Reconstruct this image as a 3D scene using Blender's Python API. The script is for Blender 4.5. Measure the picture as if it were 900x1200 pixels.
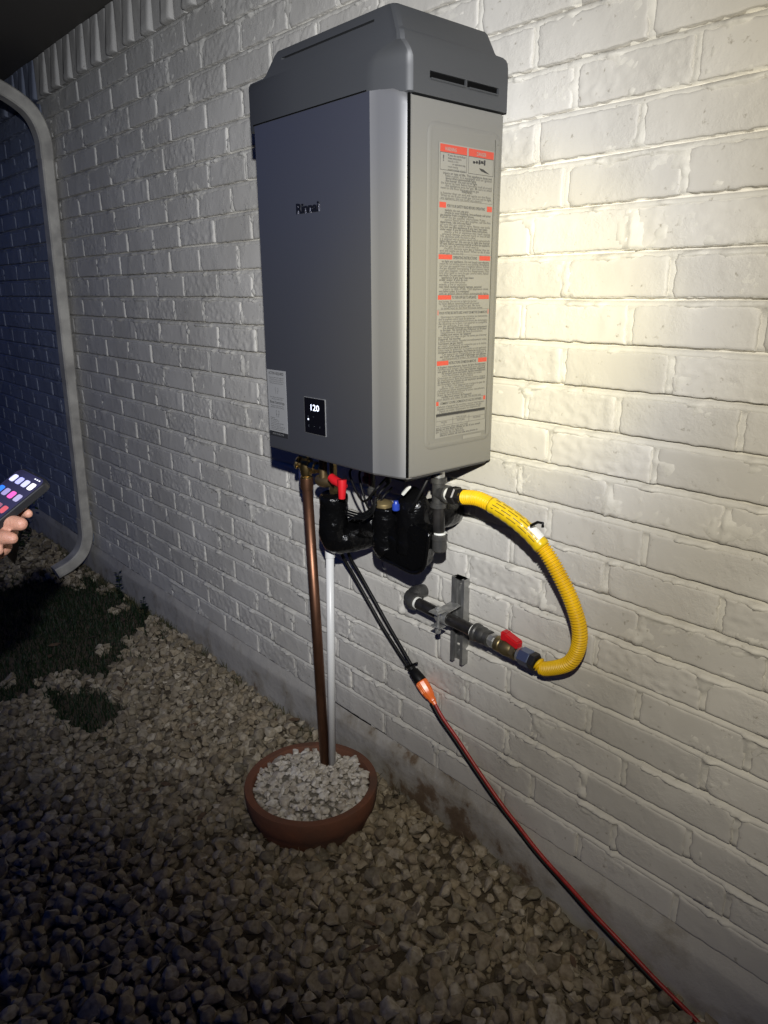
import bpy, bmesh, math, random
import numpy as np
from mathutils import Vector, Matrix, noise

random.seed(7); rng = np.random.default_rng(7)
scene = bpy.context.scene
for o in list(bpy.data.objects): bpy.data.objects.remove(o)
COL = scene.collection

# ------------------------------------------------------------------ camera
F = 860.17; YAW, PITCH, ROLL = 0.85031, 0.290935, -0.0045508
CD, CZ = 1.20942, 1.36                      # distance of the lens from the wall, height above ground
def cam_axes():
    cy, sy = math.cos(YAW), math.sin(YAW)
    fw = Vector((-sy*math.cos(PITCH), cy*math.cos(PITCH), -math.sin(PITCH)))
    r0 = Vector((cy, sy, 0)); u0 = r0.cross(fw)
    c, s = math.cos(ROLL), math.sin(ROLL)
    return c*r0+s*u0, -s*r0+c*u0, fw
CR, CU, CF = cam_axes()
CO = Vector((0, -CD, CZ))
cam = bpy.data.cameras.new('camera'); camo = bpy.data.objects.new('camera', cam); COL.objects.link(camo)
cam.sensor_fit = 'VERTICAL'; cam.sensor_height = 36; cam.lens = F/1200*36
cam.clip_start = .02; cam.clip_end = 500
m = Matrix((CR, CU, -CF)).transposed().to_4x4(); m.translation = CO
camo.matrix_world = m; scene.camera = camo

# ------------------------------------------------------------------ dusk sky
w = bpy.data.worlds.new('World'); scene.world = w; w.use_nodes = True
nt = w.node_tree; bg = nt.nodes['Background']
sky = nt.nodes.new('ShaderNodeTexSky'); sky.sky_type = 'NISHITA'; sky.sun_disc = False
sky.sun_elevation = math.radians(1.0); sky.sun_rotation = math.radians(250)
sky.ozone_density = 4.0; sky.air_density = 1.0; sky.dust_density = 0.3
tint = nt.nodes.new('ShaderNodeMix'); tint.data_type = 'RGBA'; tint.blend_type = 'MULTIPLY'; tint.inputs[0].default_value = 1
tint.inputs[7].default_value = (.11, .29, 1.0, 1)   # white balance of the dusk sky: the picture is balanced for the torch
nt.links.new(sky.outputs[0], tint.inputs[6]); nt.links.new(tint.outputs[2], bg.inputs['Color']); bg.inputs['Strength'].default_value = 0.10

# ------------------------------------------------------------------ the hand torch that lights the wall
LP = Vector((0.02, -1.22, 1.58))
def torch(name, aim, watt, size, blend, col, rad=.012):
    l = bpy.data.lights.new(name, 'SPOT'); l.energy = watt; l.color = col
    l.spot_size = math.radians(size); l.spot_blend = blend; l.shadow_soft_size = rad
    o = bpy.data.objects.new(name, l); COL.objects.link(o); o.location = LP
    o.rotation_euler = (Vector(aim)-LP).to_track_quat('-Z', 'Y').to_euler()
    return o
torch('torch_core', (-1.92, 0, 1.26), 150, 76, .95, (.86, .90, 1.0))
torch('torch_spill', (-.76, 0, 1.20), 62, 94, .85, (1.0, .925, .75))
torch('torch_beam', (-1.05, 0, 1.27), 64, 30, 1.0, (1.0, .79, .05))

scene.view_settings.view_transform = 'Standard'; scene.view_settings.look = 'None'
scene.view_settings.exposure = 0; scene.view_settings.gamma = 1

# ------------------------------------------------------------------ helpers
def ray(q):
    return (q[0]-450)/F*CR - (q[1]-600)/F*CU + CF
def at(x, y, Y):                            # point of the plane y=Y
    d = ray((x, y)); t = (Y+CD)/d.y; return CO + d*t
def atd(x, y, D):                           # point at depth D
    return CO + ray((x, y))*D
def px(P):
    v = Vector(P)-CO; d = v.dot(CF); return (450+F*v.dot(CR)/d, 600-F*v.dot(CU)/d, d)

MATS = {}
def mat(name, col, rough=.6, metal=0, bump=None, var=None, spec=None, emit=None, coat=0):
    """bump=(scale,strength,dist), var=(scale, other colour)"""
    if name in MATS: return MATS[name]
    m = bpy.data.materials.new(name); m.use_nodes = True; t = m.node_tree; b = t.nodes['Principled BSDF']
    b.inputs['Base Color'].default_value = (*col, 1); b.inputs['Roughness'].default_value = rough
    b.inputs['Metallic'].default_value = metal
    if spec is not None: b.inputs['Specular IOR Level'].default_value = spec
    if coat: b.inputs['Coat Weight'].default_value = coat; b.inputs['Coat Roughness'].default_value = .08
    if emit: b.inputs['Emission Color'].default_value = (*emit[0], 1); b.inputs['Emission Strength'].default_value = emit[1]
    g = t.nodes.new('ShaderNodeNewGeometry')
    if var:
        n = t.nodes.new('ShaderNodeTexNoise'); n.inputs['Scale'].default_value = var[0]; n.inputs['Detail'].default_value = 5
        t.links.new(g.outputs['Position'], n.inputs['Vector'])
        r = t.nodes.new('ShaderNodeValToRGB'); r.color_ramp.elements[0].position = .35; r.color_ramp.elements[1].position = .68
        r.color_ramp.elements[0].color = (*col, 1); r.color_ramp.elements[1].color = (*var[1], 1)
        t.links.new(n.outputs['Fac'], r.inputs[0]); t.links.new(r.outputs[0], b.inputs['Base Color'])
    if bump:
        n = t.nodes.new('ShaderNodeTexNoise'); n.inputs['Scale'].default_value = bump[0]; n.inputs['Detail'].default_value = 6
        t.links.new(g.outputs['Position'], n.inputs['Vector'])
        bp = t.nodes.new('ShaderNodeBump'); bp.inputs['Strength'].default_value = bump[1]; bp.inputs['Distance'].default_value = bump[2]
        t.links.new(n.outputs['Fac'], bp.inputs['Height']); t.links.new(bp.outputs[0], b.inputs['Normal'])
    MATS[name] = m; return m

def tag(o, label=None, cat=None, group=None, kind=None):
    if label: o['label'] = label
    if cat: o['category'] = cat
    if group: o['group'] = group
    if kind: o['kind'] = kind
    return o
def empty(name, loc, label, cat, group=None):
    o = bpy.data.objects.new(name, None); COL.objects.link(o); o.location = loc; o.empty_display_size = .05
    bpy.context.view_layer.update()
    return tag(o, label, cat, group)
def link(name, me, mt, parent=None, smooth=False, angle=None):
    o = bpy.data.objects.new(name, me); COL.objects.link(o)
    if mt and not me.materials: me.materials.append(mt)
    if smooth or angle is not None:
        me.polygons.foreach_set('use_smooth', [True]*len(me.polygons))
    if angle is not None: me.set_sharp_from_angle(angle=math.radians(angle))
    if parent:
        o.parent = parent
        top = parent
        off = Vector(parent.location)
        if parent.parent: off = off + Vector(parent.parent.location)
        if len(me.vertices) and not me.get('off'):
            me.transform(Matrix.Translation(-off)) if off.length > 0 else None
            me['off'] = 1
    return o
def mesh(verts, faces):
    me = bpy.data.meshes.new('m'); me.from_pydata([tuple(v) for v in verts], [], faces); me.update(); return me

class MB:
    """collects shapes in world coordinates and links them as one mesh"""
    def __init__(s): s.v = []; s.f = []
    def add(s, v, f):
        n = len(s.v); s.v += [Vector(a) for a in v]; s.f += [tuple(i+n for i in q) for q in f]; return s
    def box(s, a, b, bev=0):
        bm = bmesh.new(); bmesh.ops.create_cube(bm, size=1)
        a, b = Vector(a), Vector(b)
        for v in bm.verts: v.co = Vector([(a[i]+b[i])/2+v.co[i]*(b[i]-a[i]) for i in range(3)])
        if bev: bmesh.ops.bevel(bm, geom=list(bm.edges), offset=bev, segments=2, affect='EDGES')
        return s.bm(bm)
    def bm(s, bm, M=None):
        bm.verts.ensure_lookup_table()
        v = [(M @ a.co) if M else a.co.copy() for a in bm.verts]; f = [[a.index for a in q.verts] for q in bm.faces]
        for i, a in enumerate(bm.verts): a.index = i
        f = [[a.index for a in q.verts] for q in bm.faces]
        bm.free(); return s.add(v, f)
    def tube(s, path, r, seg=16, cap=True):
        P = [Vector(p) for p in path]; n = len(P)
        R = r if isinstance(r, (list, tuple)) else [r]*n
        T = [(P[min(i+1, n-1)]-P[max(i-1, 0)]).normalized() for i in range(n)]
        up = Vector((0, 0, 1)) if abs(T[0].z) < .9 else Vector((0, 1, 0))
        N = (up - T[0]*up.dot(T[0])).normalized(); vs = []
        for i in range(n):
            N = (N - T[i]*N.dot(T[i])).normalized(); B = T[i].cross(N)
            for k in range(seg):
                a = 2*math.pi*k/seg; vs.append(P[i]+(N*math.cos(a)+B*math.sin(a))*R[i])
        f = [(i*seg+k, i*seg+(k+1) % seg, (i+1)*seg+(k+1) % seg, (i+1)*seg+k) for i in range(n-1) for k in range(seg)]
        if cap: f += [tuple(range(seg))[::-1], tuple((n-1)*seg+k for k in range(seg))]
        return s.add(vs, f)
    def lathe(s, p0, d, prof, seg=24):
        d = Vector(d).normalized(); p0 = Vector(p0)
        up = Vector((0, 0, 1)) if abs(d.z) < .9 else Vector((1, 0, 0))
        N = (up-d*up.dot(d)).normalized(); B = d.cross(N); vs = []
        for t, r in prof:
            for k in range(seg):
                a = 2*math.pi*k/seg+math.pi/seg; vs.append(p0+d*t+(N*math.cos(a)+B*math.sin(a))*r)
        n = len(prof)
        f = [(i*seg+k, i*seg+(k+1) % seg, (i+1)*seg+(k+1) % seg, (i+1)*seg+k) for i in range(n-1) for k in range(seg)]
        f += [tuple(range(seg))[::-1], tuple((n-1)*seg+k for k in range(seg))]
        return s.add(vs, f)
    def quad(s, a, b, c, d): return s.add([a, b, c, d], [(0, 1, 2, 3)])
    def build(s, name, mt, parent=None, smooth=False, angle=None):
        me = mesh(s.v, s.f)
        b = bmesh.new(); b.from_mesh(me); bmesh.ops.recalc_face_normals(b, faces=b.faces); b.to_mesh(me); b.free()
        return link(name, me, mt, parent, smooth, angle)
def spline(P, n=8):
    P = [Vector(p) for p in P]; Q = [P[0]*2-P[1]]+P+[P[-1]*2-P[-2]]; out = []
    for i in range(1, len(Q)-2):
        a, b, c, d = Q[i-1:i+3]
        for k in range(n):
            t = k/n
            out.append(.5*((2*b)+(c-a)*t+(2*a-5*b+4*c-d)*t*t+(3*b-a-3*c+d)*t**3))
    out.append(P[-1]); return out
def evaluated(o):
    dg = bpy.context.evaluated_depsgraph_get(); dg.update()
    return bpy.data.meshes.new_from_object(o.evaluated_get(dg))

def text_mesh(items, origin, ux, uz, lift):
    """items: (string, x, z, size, width or None, align, bold) laid out in the plane through origin"""
    V, Fc = [], []
    nrm = ux.cross(uz)
    for s_, x, z, size, width, al, bold in items:
        cu = bpy.data.curves.new('t', 'FONT'); cu.body = s_; cu.size = size; cu.resolution_u = 2
        cu.offset = bold*size
        o = bpy.data.objects.new('t', cu); COL.objects.link(o)
        bpy.context.view_layer.update()
        me = evaluated(o)
        bpy.data.objects.remove(o); bpy.data.curves.remove(cu)
        if not me.vertices: continue
        c = np.empty(len(me.vertices)*3); me.vertices.foreach_get('co', c); c = c.reshape(-1, 3)
        wd = c[:, 0].max()-c[:, 0].min(); c[:, 0] -= c[:, 0].min()
        sx = (width/wd) if width else 1
        offx = {'l': 0, 'c': -wd*sx/2, 'r': -wd*sx}[al]
        n = len(V)
        for a in c: V.append(origin + ux*(x+offx+a[0]*sx) + uz*(z+a[1]) + nrm*lift)
        for p in me.polygons: Fc.append([i+n for i in p.vertices])
        bpy.data.meshes.remove(me)
    return V, Fc

# ------------------------------------------------------------------ materials
def wall_paint():
    m = bpy.data.materials.new('wall_paint'); m.use_nodes = True; t = m.node_tree; b = t.nodes['Principled BSDF']
    g = t.nodes.new('ShaderNodeNewGeometry'); oi = t.nodes.new('ShaderNodeObjectInfo')
    n = t.nodes.new('ShaderNodeTexNoise'); n.inputs['Scale'].default_value = 3.5; n.inputs['Detail'].default_value = 7
    n2 = t.nodes.new('ShaderNodeTexNoise'); n2.inputs['Scale'].default_value = 70; n2.inputs['Detail'].default_value = 8; n2.inputs['Roughness'].default_value = .62
    n3 = t.nodes.new('ShaderNodeTexNoise'); n3.inputs['Scale'].default_value = 420; n3.inputs['Detail'].default_value = 3
    for q in (n, n2, n3): t.links.new(g.outputs['Position'], q.inputs['Vector'])
    r = t.nodes.new('ShaderNodeValToRGB'); e = r.color_ramp.elements
    e[0].position = .3; e[0].color = (.52, .50, .465, 1); e[1].position = .7; e[1].color = (.64, .62, .585, 1)
    t.links.new(n.outputs['Fac'], r.inputs[0])
    # specks of grime in the pits
    r2 = t.nodes.new('ShaderNodeValToRGB'); e = r2.color_ramp.elements
    e[0].position = .27; e[0].color = (.45, .42, .36, 1); e[1].position = .36; e[1].color = (1, 1, 1, 1)
    t.links.new(n2.outputs['Fac'], r2.inputs[0])
    mx = t.nodes.new('ShaderNodeMix'); mx.data_type = 'RGBA'; mx.blend_type = 'MULTIPLY'; mx.inputs[0].default_value = .8
    t.links.new(r.outputs[0], mx.inputs[6]); t.links.new(r2.outputs[0], mx.inputs[7])
    hv = t.nodes.new('ShaderNodeHueSaturation'); mr = t.nodes.new('ShaderNodeMapRange')
    mr.inputs[3].default_value = .92; mr.inputs[4].default_value = 1.06
    t.links.new(oi.outputs['Random'], mr.inputs[0]); t.links.new(mr.outputs[0], hv.inputs['Value'])
    t.links.new(mx.outputs[2], hv.inputs['Color']); t.links.new(hv.outputs[0], b.inputs['Base Color'])
    ad = t.nodes.new('ShaderNodeMath'); ad.operation = 'MULTIPLY_ADD'; ad.inputs[1].default_value = .25
    t.links.new(n3.outputs['Fac'], ad.inputs[0]); t.links.new(n2.outputs['Fac'], ad.inputs[2])
    n4 = t.nodes.new('ShaderNodeTexNoise'); n4.inputs['Scale'].default_value = 9; n4.inputs['Detail'].default_value = 4; t.links.new(g.outputs['Position'], n4.inputs['Vector'])
    mk = t.nodes.new('ShaderNodeMapRange'); mk.inputs[1].default_value = .44; mk.inputs[2].default_value = .62; mk.inputs[3].default_value = .18; mk.inputs[4].default_value = 1.0
    t.links.new(n4.outputs['Fac'], mk.inputs[0]); mm_ = t.nodes.new('ShaderNodeMath'); mm_.operation = 'MULTIPLY'
    t.links.new(ad.outputs[0], mm_.inputs[0]); t.links.new(mk.outputs[0], mm_.inputs[1])
    bp = t.nodes.new('ShaderNodeBump'); bp.inputs['Strength'].default_value = .7; bp.inputs['Distance'].default_value = .0034
    t.links.new(mm_.outputs[0], bp.inputs['Height']); t.links.new(bp.outputs[0], b.inputs['Normal'])
    b.inputs['Roughness'].default_value = .55; b.inputs['Specular IOR Level'].default_value = .3
    return m
PAINT = wall_paint()
PAINT_SHADE = PAINT.copy(); PAINT_SHADE.name = 'shaded_wall_paint'      # blue shade on the wall beyond the downspout, put into the paint colour
for nd in PAINT_SHADE.node_tree.nodes:
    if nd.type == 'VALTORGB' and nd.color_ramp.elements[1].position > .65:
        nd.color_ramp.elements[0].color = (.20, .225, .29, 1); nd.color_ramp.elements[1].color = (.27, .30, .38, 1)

MORT = PAINT.copy(); MORT.name = 'mortar_paint'
for nd in MORT.node_tree.nodes:
    if nd.type == 'VALTORGB' and nd.color_ramp.elements[1].position > .65:
        nd.color_ramp.elements[0].color = (.55, .53, .475, 1); nd.color_ramp.elements[1].color = (.65, .63, .575, 1)
for nd in PAINT.node_tree.nodes:
    if nd.type == 'VALTORGB' and nd.color_ramp.elements[1].position > .65:
        nd.color_ramp.elements[0].color = (.515, .495, .45, 1); nd.color_ramp.elements[1].color = (.615, .595, .55, 1)
def stone_mat(name, cols, bump=.5):
    m = bpy.data.materials.new(name); m.use_nodes = True; t = m.node_tree; b = t.nodes['Principled BSDF']
    g = t.nodes.new('ShaderNodeNewGeometry'); oi = t.nodes.new('ShaderNodeObjectInfo')
    ad = t.nodes.new('ShaderNodeMath'); ad.operation = 'ADD'; fr = t.nodes.new('ShaderNodeMath'); fr.operation = 'FRACT'
    t.links.new(g.outputs['Random Per Island'], ad.inputs[0]); t.links.new(oi.outputs['Random'], ad.inputs[1]); t.links.new(ad.outputs[0], fr.inputs[0])
    r = t.nodes.new('ShaderNodeValToRGB'); r.color_ramp.interpolation = 'LINEAR'; e = r.color_ramp.elements
    e[0].position = 0; e[0].color = (*cols[0], 1); e[1].position = 1; e[1].color = (*cols[-1], 1)
    for i, c in enumerate(cols[1:-1]): q = e.new((i+1)/(len(cols)-1)); q.color = (*c, 1)
    t.links.new(fr.outputs[0], r.inputs[0])
    n = t.nodes.new('ShaderNodeTexNoise'); n.inputs['Scale'].default_value = 90; n.inputs['Detail'].default_value = 7
    t.links.new(g.outputs['Position'], n.inputs['Vector'])
    r2 = t.nodes.new('ShaderNodeValToRGB'); e = r2.color_ramp.elements; e[0].position = .3; e[0].color = (.6, .56, .5, 1); e[1].position = .6; e[1].color = (1, 1, 1, 1)
    t.links.new(n.outputs['Fac'], r2.inputs[0])
    mx = t.nodes.new('ShaderNodeMix'); mx.data_type = 'RGBA'; mx.blend_type = 'MULTIPLY'; mx.inputs[0].default_value = 1
    t.links.new(r.outputs[0], mx.inputs[6]); t.links.new(r2.outputs[0], mx.inputs[7]); t.links.new(mx.outputs[2], b.inputs['Base Color'])
    bp = t.nodes.new('ShaderNodeBump'); bp.inputs['Strength'].default_value = bump; bp.inputs['Distance'].default_value = .003
    t.links.new(n.outputs['Fac'], bp.inputs['Height']); t.links.new(bp.outputs[0], b.inputs['Normal'])
    b.inputs['Roughness'].default_value = .85
    return m
GRAVEL = stone_mat('river_gravel', [(.26, .215, .145), (.37, .315, .225), (.16, .13, .09), (.52, .46, .355), (.28, .225, .15), (.38, .315, .215), (.21, .185, .135)])
WHITE_STONE = stone_mat('white_stone', [(.66, .62, .55), (.54, .50, .43), (.76, .73, .67), (.46, .41, .34), (.64, .60, .52)])

BLACK_RUBBER = mat('black_rubber', (.005, .005, .005), .5, spec=.22, bump=(60, .3, .002))
TAPE = mat('black_tape', (.003, .003, .0032), .20, bump=(70, .7, .005), spec=.28)
COPPER = mat('copper', (.26, .125, .075), .42, .9, var=(14, (.17, .085, .05)))
BRASS = mat('brass', (.62, .45, .20), .32, 1, var=(60, (.42, .30, .14)))
STEEL = mat('galvanised_steel', (.62, .62, .60), .42, .8, var=(50, (.36, .36, .35)))
IRON = mat('malleable_iron', (.055, .055, .054), .38, .5, var=(60, (.10, .097, .09)), bump=(120, .3, .001))
BLACKPIPE = mat('black_pipe', (.012, .0115, .011), .32, .2, bump=(90, .2, .001), var=(40, (.035, .032, .03)))
TEFLON = mat('thread_tape', (.78, .78, .72), .6, bump=(200, .4, .001))
RED = mat('red_vinyl', (.55, .012, .018), .38)
YELLOW = mat('yellow_coating', (.74, .46, .006), .42, spec=.4, var=(22, (.62, .37, .008)), bump=(90, .25, .001))
PVC = mat('white_plastic_pipe', (.70, .70, .68), .35)

# ------------------------------------------------------------------ ground and house shell
def structure(name, mb_, mt, **k):
    o = mb_.build(name, mt, **k); o['kind'] = 'structure'; return o
def soil_mat():
    return mat('soil', (.11, .085, .055), .95, bump=(40, .8, .02), var=(9, (.085, .065, .045)))
gx = [-120, -30, -12, -8]+[-6+i*.12 for i in range(60)]+[1.5, 4, 12, 60]
gy = [-120, -30, -9, -5]+[-3+i*.1 for i in range(34)]
V = []; Fc = []
for i, x in enumerate(gx):
    for j, y in enumerate(gy):
        near = -6 < x < 1.3 and -3 < y < .2
        z = (noise.noise(Vector((x*1.3, y*1.3, 0)))*.02 if near else 0)
        V.append((x, y, z-.012))
n = len(gy)
Fc = [(i*n+j, (i+1)*n+j, (i+1)*n+j+1, i*n+j+1) for i in range(len(gx)-1) for j in range(n-1)]
ground = link('ground', mesh(V, Fc), soil_mat(), smooth=True); ground['kind'] = 'structure'
def gz(x, y): return noise.noise(Vector((x*1.3, y*1.3, 0)))*.02-.012

WX0, WX1 = -6.0, .8
SOF = 2.305
structure('soffit', MB().box((WX0, -.75, SOF), (WX1, .05, SOF+.02)), mat('soffit_paint', (.11, .10, .085), .7, bump=(30, .2, .002)))
structure('fascia', MB().box((WX0, -.775, SOF-.015), (WX1, -.752, SOF+.17), .002), mat('fascia_paint', (.25, .235, .21), .6))
g = MB()   # gutter along the eave, open U
prof = [(-.777, SOF+.155), (-.777, SOF+.045), (-.86, SOF+.045), (-.885, SOF+.10), (-.885, SOF+.155), (-.889, SOF+.155), (-.889, SOF+.098), (-.863, SOF+.041), (-.7765, SOF+.041)]
nn = len(prof); v = [(x, a, b) for x in (WX0, WX1) for a, b in prof]
g.add(v, [(k, (k+1) % nn, nn+(k+1) % nn, nn+k) for k in range(nn)])
gut = g.build('gutter', mat('gutter_paint', (.36, .34, .30), .5)); tag(gut, 'painted metal rain gutter running along the outer edge of the dark eave', 'gutter')

# concrete foundation with mud splashes
def found_mat():
    m = bpy.data.materials.new('foundation_paint'); m.use_nodes = True; t = m.node_tree; b = t.nodes['Principled BSDF']
    g = t.nodes.new('ShaderNodeNewGeometry')
    n = t.nodes.new('ShaderNodeTexNoise'); n.inputs['Scale'].default_value = 11; n.inputs['Detail'].default_value = 8; n.inputs['Roughness'].default_value = .65
    t.links.new(g.outputs['Position'], n.inputs['Vector'])
    sp = t.nodes.new('ShaderNodeSeparateXYZ'); t.links.new(g.outputs['Position'], sp.inputs[0])
    # splash height: strongest near the planter
    d = t.nodes.new('ShaderNodeMath'); d.operation = 'ADD'; d.inputs[1].default_value = 1.18; t.links.new(sp.outputs['X'], d.inputs[0])
    ab = t.nodes.new('ShaderNodeMath'); ab.operation = 'ABSOLUTE'; t.links.new(d.outputs[0], ab.inputs[0])
    mr = t.nodes.new('ShaderNodeMapRange'); mr.inputs[1].default_value = .10; mr.inputs[2].default_value = .38; mr.inputs[3].default_value = .03; mr.inputs[4].default_value = -.14
    t.links.new(ab.outputs[0], mr.inputs[0])
    z2 = t.nodes.new('ShaderNodeMapRange'); z2.inputs[1].default_value = .0; z2.inputs[2].default_value = .2; z2.inputs[3].default_value = .08; z2.inputs[4].default_value = -.10
    t.links.new(sp.outputs['Z'], z2.inputs[0])
    s1 = t.nodes.new('ShaderNodeMath'); s1.operation = 'ADD'; t.links.new(n.outputs['Fac'], s1.inputs[0]); t.links.new(mr.outputs[0], s1.inputs[1])
    s2 = t.nodes.new('ShaderNodeMath'); s2.operation = 'ADD'; t.links.new(s1.outputs[0], s2.inputs[0]); t.links.new(z2.outputs[0], s2.inputs[1])
    r = t.nodes.new('ShaderNodeValToRGB'); e = r.color_ramp.elements
    e[0].position = .36; e[0].color = (.44, .42, .38, 1); e[1].position = .74; e[1].color = (.11, .07, .042, 1); q = e.new(.52); q.color = (.33, .30, .25, 1); q = e.new(.60); q.color = (.17, .12, .075, 1)
    t.links.new(s2.outputs[0], r.inputs[0]); t.links.new(r.outputs[0], b.inputs['Base Color'])
    bp = t.nodes.new('ShaderNodeBump'); bp.inputs['Strength'].default_value = .8; bp.inputs['Distance'].default_value = .008
    t.links.new(n.outputs['Fac'], bp.inputs['Height']); t.links.new(bp.outputs[0], b.inputs['Normal'])
    b.inputs['Roughness'].default_value = .85
    return m
V = []; Fc = []; xs = np.arange(WX0, WX1+.01, .04); zs = [-.2, -.05, 0, .03, .06, .09, .112, .117, .125, .133, .141, .148]
for i, x in enumerate(xs):
    for j, z in enumerate(zs):
        k = noise.fractal(Vector((x*3, z*6, 3)), 1, 2, 3)*.006
        y = -.016 if z < .116 else -.016+(z-.115)*.45   # mortar fillet under the first course
        V.append((x, y+k, z+(noise.noise(Vector((x*5, 0, 9)))*.012 if .1 < z < .14 else 0)))
n = len(zs); nb = len(V)
Fc = [(i*n+j, i*n+j+1, (i+1)*n+j+1, (i+1)*n+j) for i in range(len(xs)-1) for j in range(n-1)]
V += [(WX0, .3, -.2), (WX1, .3, -.2), (WX1, .3, .148), (WX0, .3, .148)]; Fc.append((nb, nb+1, nb+2, nb+3))
fo = link('foundation', mesh(V, Fc), found_mat(), smooth=True); fo['kind'] = 'structure'

# ------------------------------------------------------------------ painted brick wall
ZB, CH, NR = .150, .080, 25                 # bottom line, course height, number of stretcher courses
wall = empty('brick_wall', (0, 0, 0), 'long greyish white painted brick house wall with upright bricks under the eave', 'wall')
JG = .0135                                  # joint width
rows = []
for j in range(NR):
    odd = j % 2
    base = -.86 if odd else -.94
    L = []
    x = base
    while x > WX0: L.append(x); x -= (.2175 if odd else .219)
    x = base+(.224 if odd else .222)
    while x < WX1+.2: L.append(x); x += .2245
    L = sorted(a+random.uniform(-.012, .012) for a in L)
    # a few closers, as in any old wall
    out = []
    for a, b in zip(L, L[1:]): out.append((a, b))
    rows.append(out)
# mortar bed as a height field
def hf(x, z, rowj, t, head):
    n1 = noise.fractal(Vector((x*9, z*14, 2.2)), 1, 2, 4)
    n2 = noise.noise(Vector((x*70, z*90, 5.1)))
    if t is not None:                       # bed joint, weather struck: deep under the upper brick
        y = -.0048+.0022*min(1, t/.6)+.018*min(1., max(0., (t-.68)/.14))
    elif head > 0: y = -.0022-n1*.0020
    else: y = .0008
    n3 = noise.fractal(Vector((x*34, z*34, 8.2)), 1, 2, 3)
    return y - n1*.0018 - n3*.0010 - n2*.0006
def smear(x, z):                            # mortar squeezed out over the faces of the bricks
    a = noise.fractal(Vector((x*8.5+11, z*15, 7.7)), .75, 2.1, 7)
    k = min(1., max(0., a-.17)/.13); k = k*k*(3-2*k)
    return k*(.0060+.0030*noise.noise(Vector((x*130, z*130, 0)))+.0030*noise.noise(Vector((x*50, z*80, 3))))
xs = np.concatenate([np.arange(WX0, -2.6, .016), np.arange(-2.6, .0, .0065), np.arange(0, WX1+.01, .03)])
tz = [0.0, .008, .016, .024, .032, .040, .048, .056, .062, .0655, .069, .0740, .0762, .0785]
NT = len(tz); V = []; zz = []
for j in range(NR):
    for k, dz in enumerate(tz): zz.append((j, dz))
rowedges = [np.array([a for a, b in r]) for r in rows]
for x in xs:
    for j, dz in zz:
        z = ZB+j*CH+dz
        wob = noise.noise(Vector((x*4, j*3.1, 1)))*.002
        e = np.abs(rowedges[j]-x).min()
        hd = 1 if e < JG/2 else 0
        t = (dz-.0650)/.0135 if dz > .0650 else None
        y = hf(x, z, j, t, hd)
        near_edge = 1.0 if (e < .03 or dz > .045 or dz < .016) else .8
        y -= smear(x, z)*near_edge*(0.25 if (t is not None and t > .6) else 1)
        V.append((x, y, z+wob))
n = len(zz)
Fc = [(i*n+j, i*n+j+1, (i+1)*n+j+1, (i+1)*n+j) for i in range(len(xs)-1) for j in range(n-1)]
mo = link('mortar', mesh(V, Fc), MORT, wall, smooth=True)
mo.data.materials.append(PAINT_SHADE)
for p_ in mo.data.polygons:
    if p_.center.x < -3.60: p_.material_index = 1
MB().box((WX0, .012, .14), (WX1, .14, SOF)).build('backing', PAINT, wall)

def brick_mesh(seed, rough=0, L=.2065, H=.0672, proud=.0054, nx=26, nz=7):
    r = random.Random(seed); V = []; off = Vector((seed*3.7, seed*1.3, 0))
    if rough: nx, nz = 34, 12
    chip = [r.random() < .25 for _ in range(4)]
    us = [-1, -.985, -.955]+[-.9+1.8*i/(nx-1) for i in range(nx)]+[.955, .985, 1]
    vs = [-1, -.95, -.84]+[-.7+1.4*i/(nz-1) for i in range(nz)]+[.84, .95, 1]
    for v in vs:
        for u in us:
            x = u*L/2; z = v*H/2
            x += (1 if abs(u) > .9 else 0)*noise.fractal(Vector((0, v*2.5+(5 if u > 0 else 0), seed)), .8, 2, 4)*.0040
            z += (1 if abs(v) > .8 else 0)*noise.fractal(Vector((u*4.5, (7 if v > 0 else 0), seed)), .8, 2, 5)*(.0034 if v > 0 else .0022)
            du = (1-abs(u))*L/2; dv = (1-abs(v))*H/2; d = min(du, dv*(1 if v > 0 else 1))
            rr = .0030
            k = 1-max(0, 1-d/rr)**2*.6
            if v < 0 and dv < du: k = 1-max(0, 1-dv/.0015)**2*.35   # crisp lower edge
            cx = max(0, 1-math.hypot(du, dv)/.012)
            ci = (u > 0)*2+(v > 0)
            y = -proud*k + (chip[ci]*cx*.006)
            amp = .0019 if rough else .0004
            y -= noise.fractal(Vector((x*(48 if rough else 14), z*(60 if rough else 20), seed)), .7, 2.2, 6)*amp
            if rough:
                y -= max(0, noise.noise(Vector((x*150, z*150, seed))))*.0016
            y -= max(0, noise.noise(Vector((x*22, z*22, seed+9)))-.35)*.006*(1 if not rough else 0)
            V.append((x, y, z))
    n = len(us); mm = len(vs)
    Fc = [(j*n+i, j*n+i+1, (j+1)*n+i+1, (j+1)*n+i) for j in range(mm-1) for i in range(n-1)]
    # sides running back into the mortar
    rim = [i for i in range(n)]+[j*n+n-1 for j in range(1, mm)]+[(mm-1)*n+i for i in range(n-2, -1, -1)]+[j*n for j in range(mm-2, 0, -1)]
    nv = len(V)
    for i in rim: V.append((V[i][0], .012, V[i][2]))
    k = len(rim)
    Fc += [(rim[i], nv+i, nv+(i+1) % k, rim[(i+1) % k]) for i in range(k)]
    me = mesh(V, Fc); me.materials.append(PAINT)
    me.polygons.foreach_set('use_smooth', [True]*len(me.polygons)); me.set_sharp_from_angle(angle=math.radians(55))
    return me
smoothv = [brick_mesh(i) for i in range(14)]
roughv = [brick_mesh(40+i, 1) for i in range(6)]
BV = roughv+smoothv; BV2 = []
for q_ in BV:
    q2_ = q_.copy(); q2_.materials.clear(); q2_.materials.append(PAINT_SHADE); BV2.append(q2_)
cand = []
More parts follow.
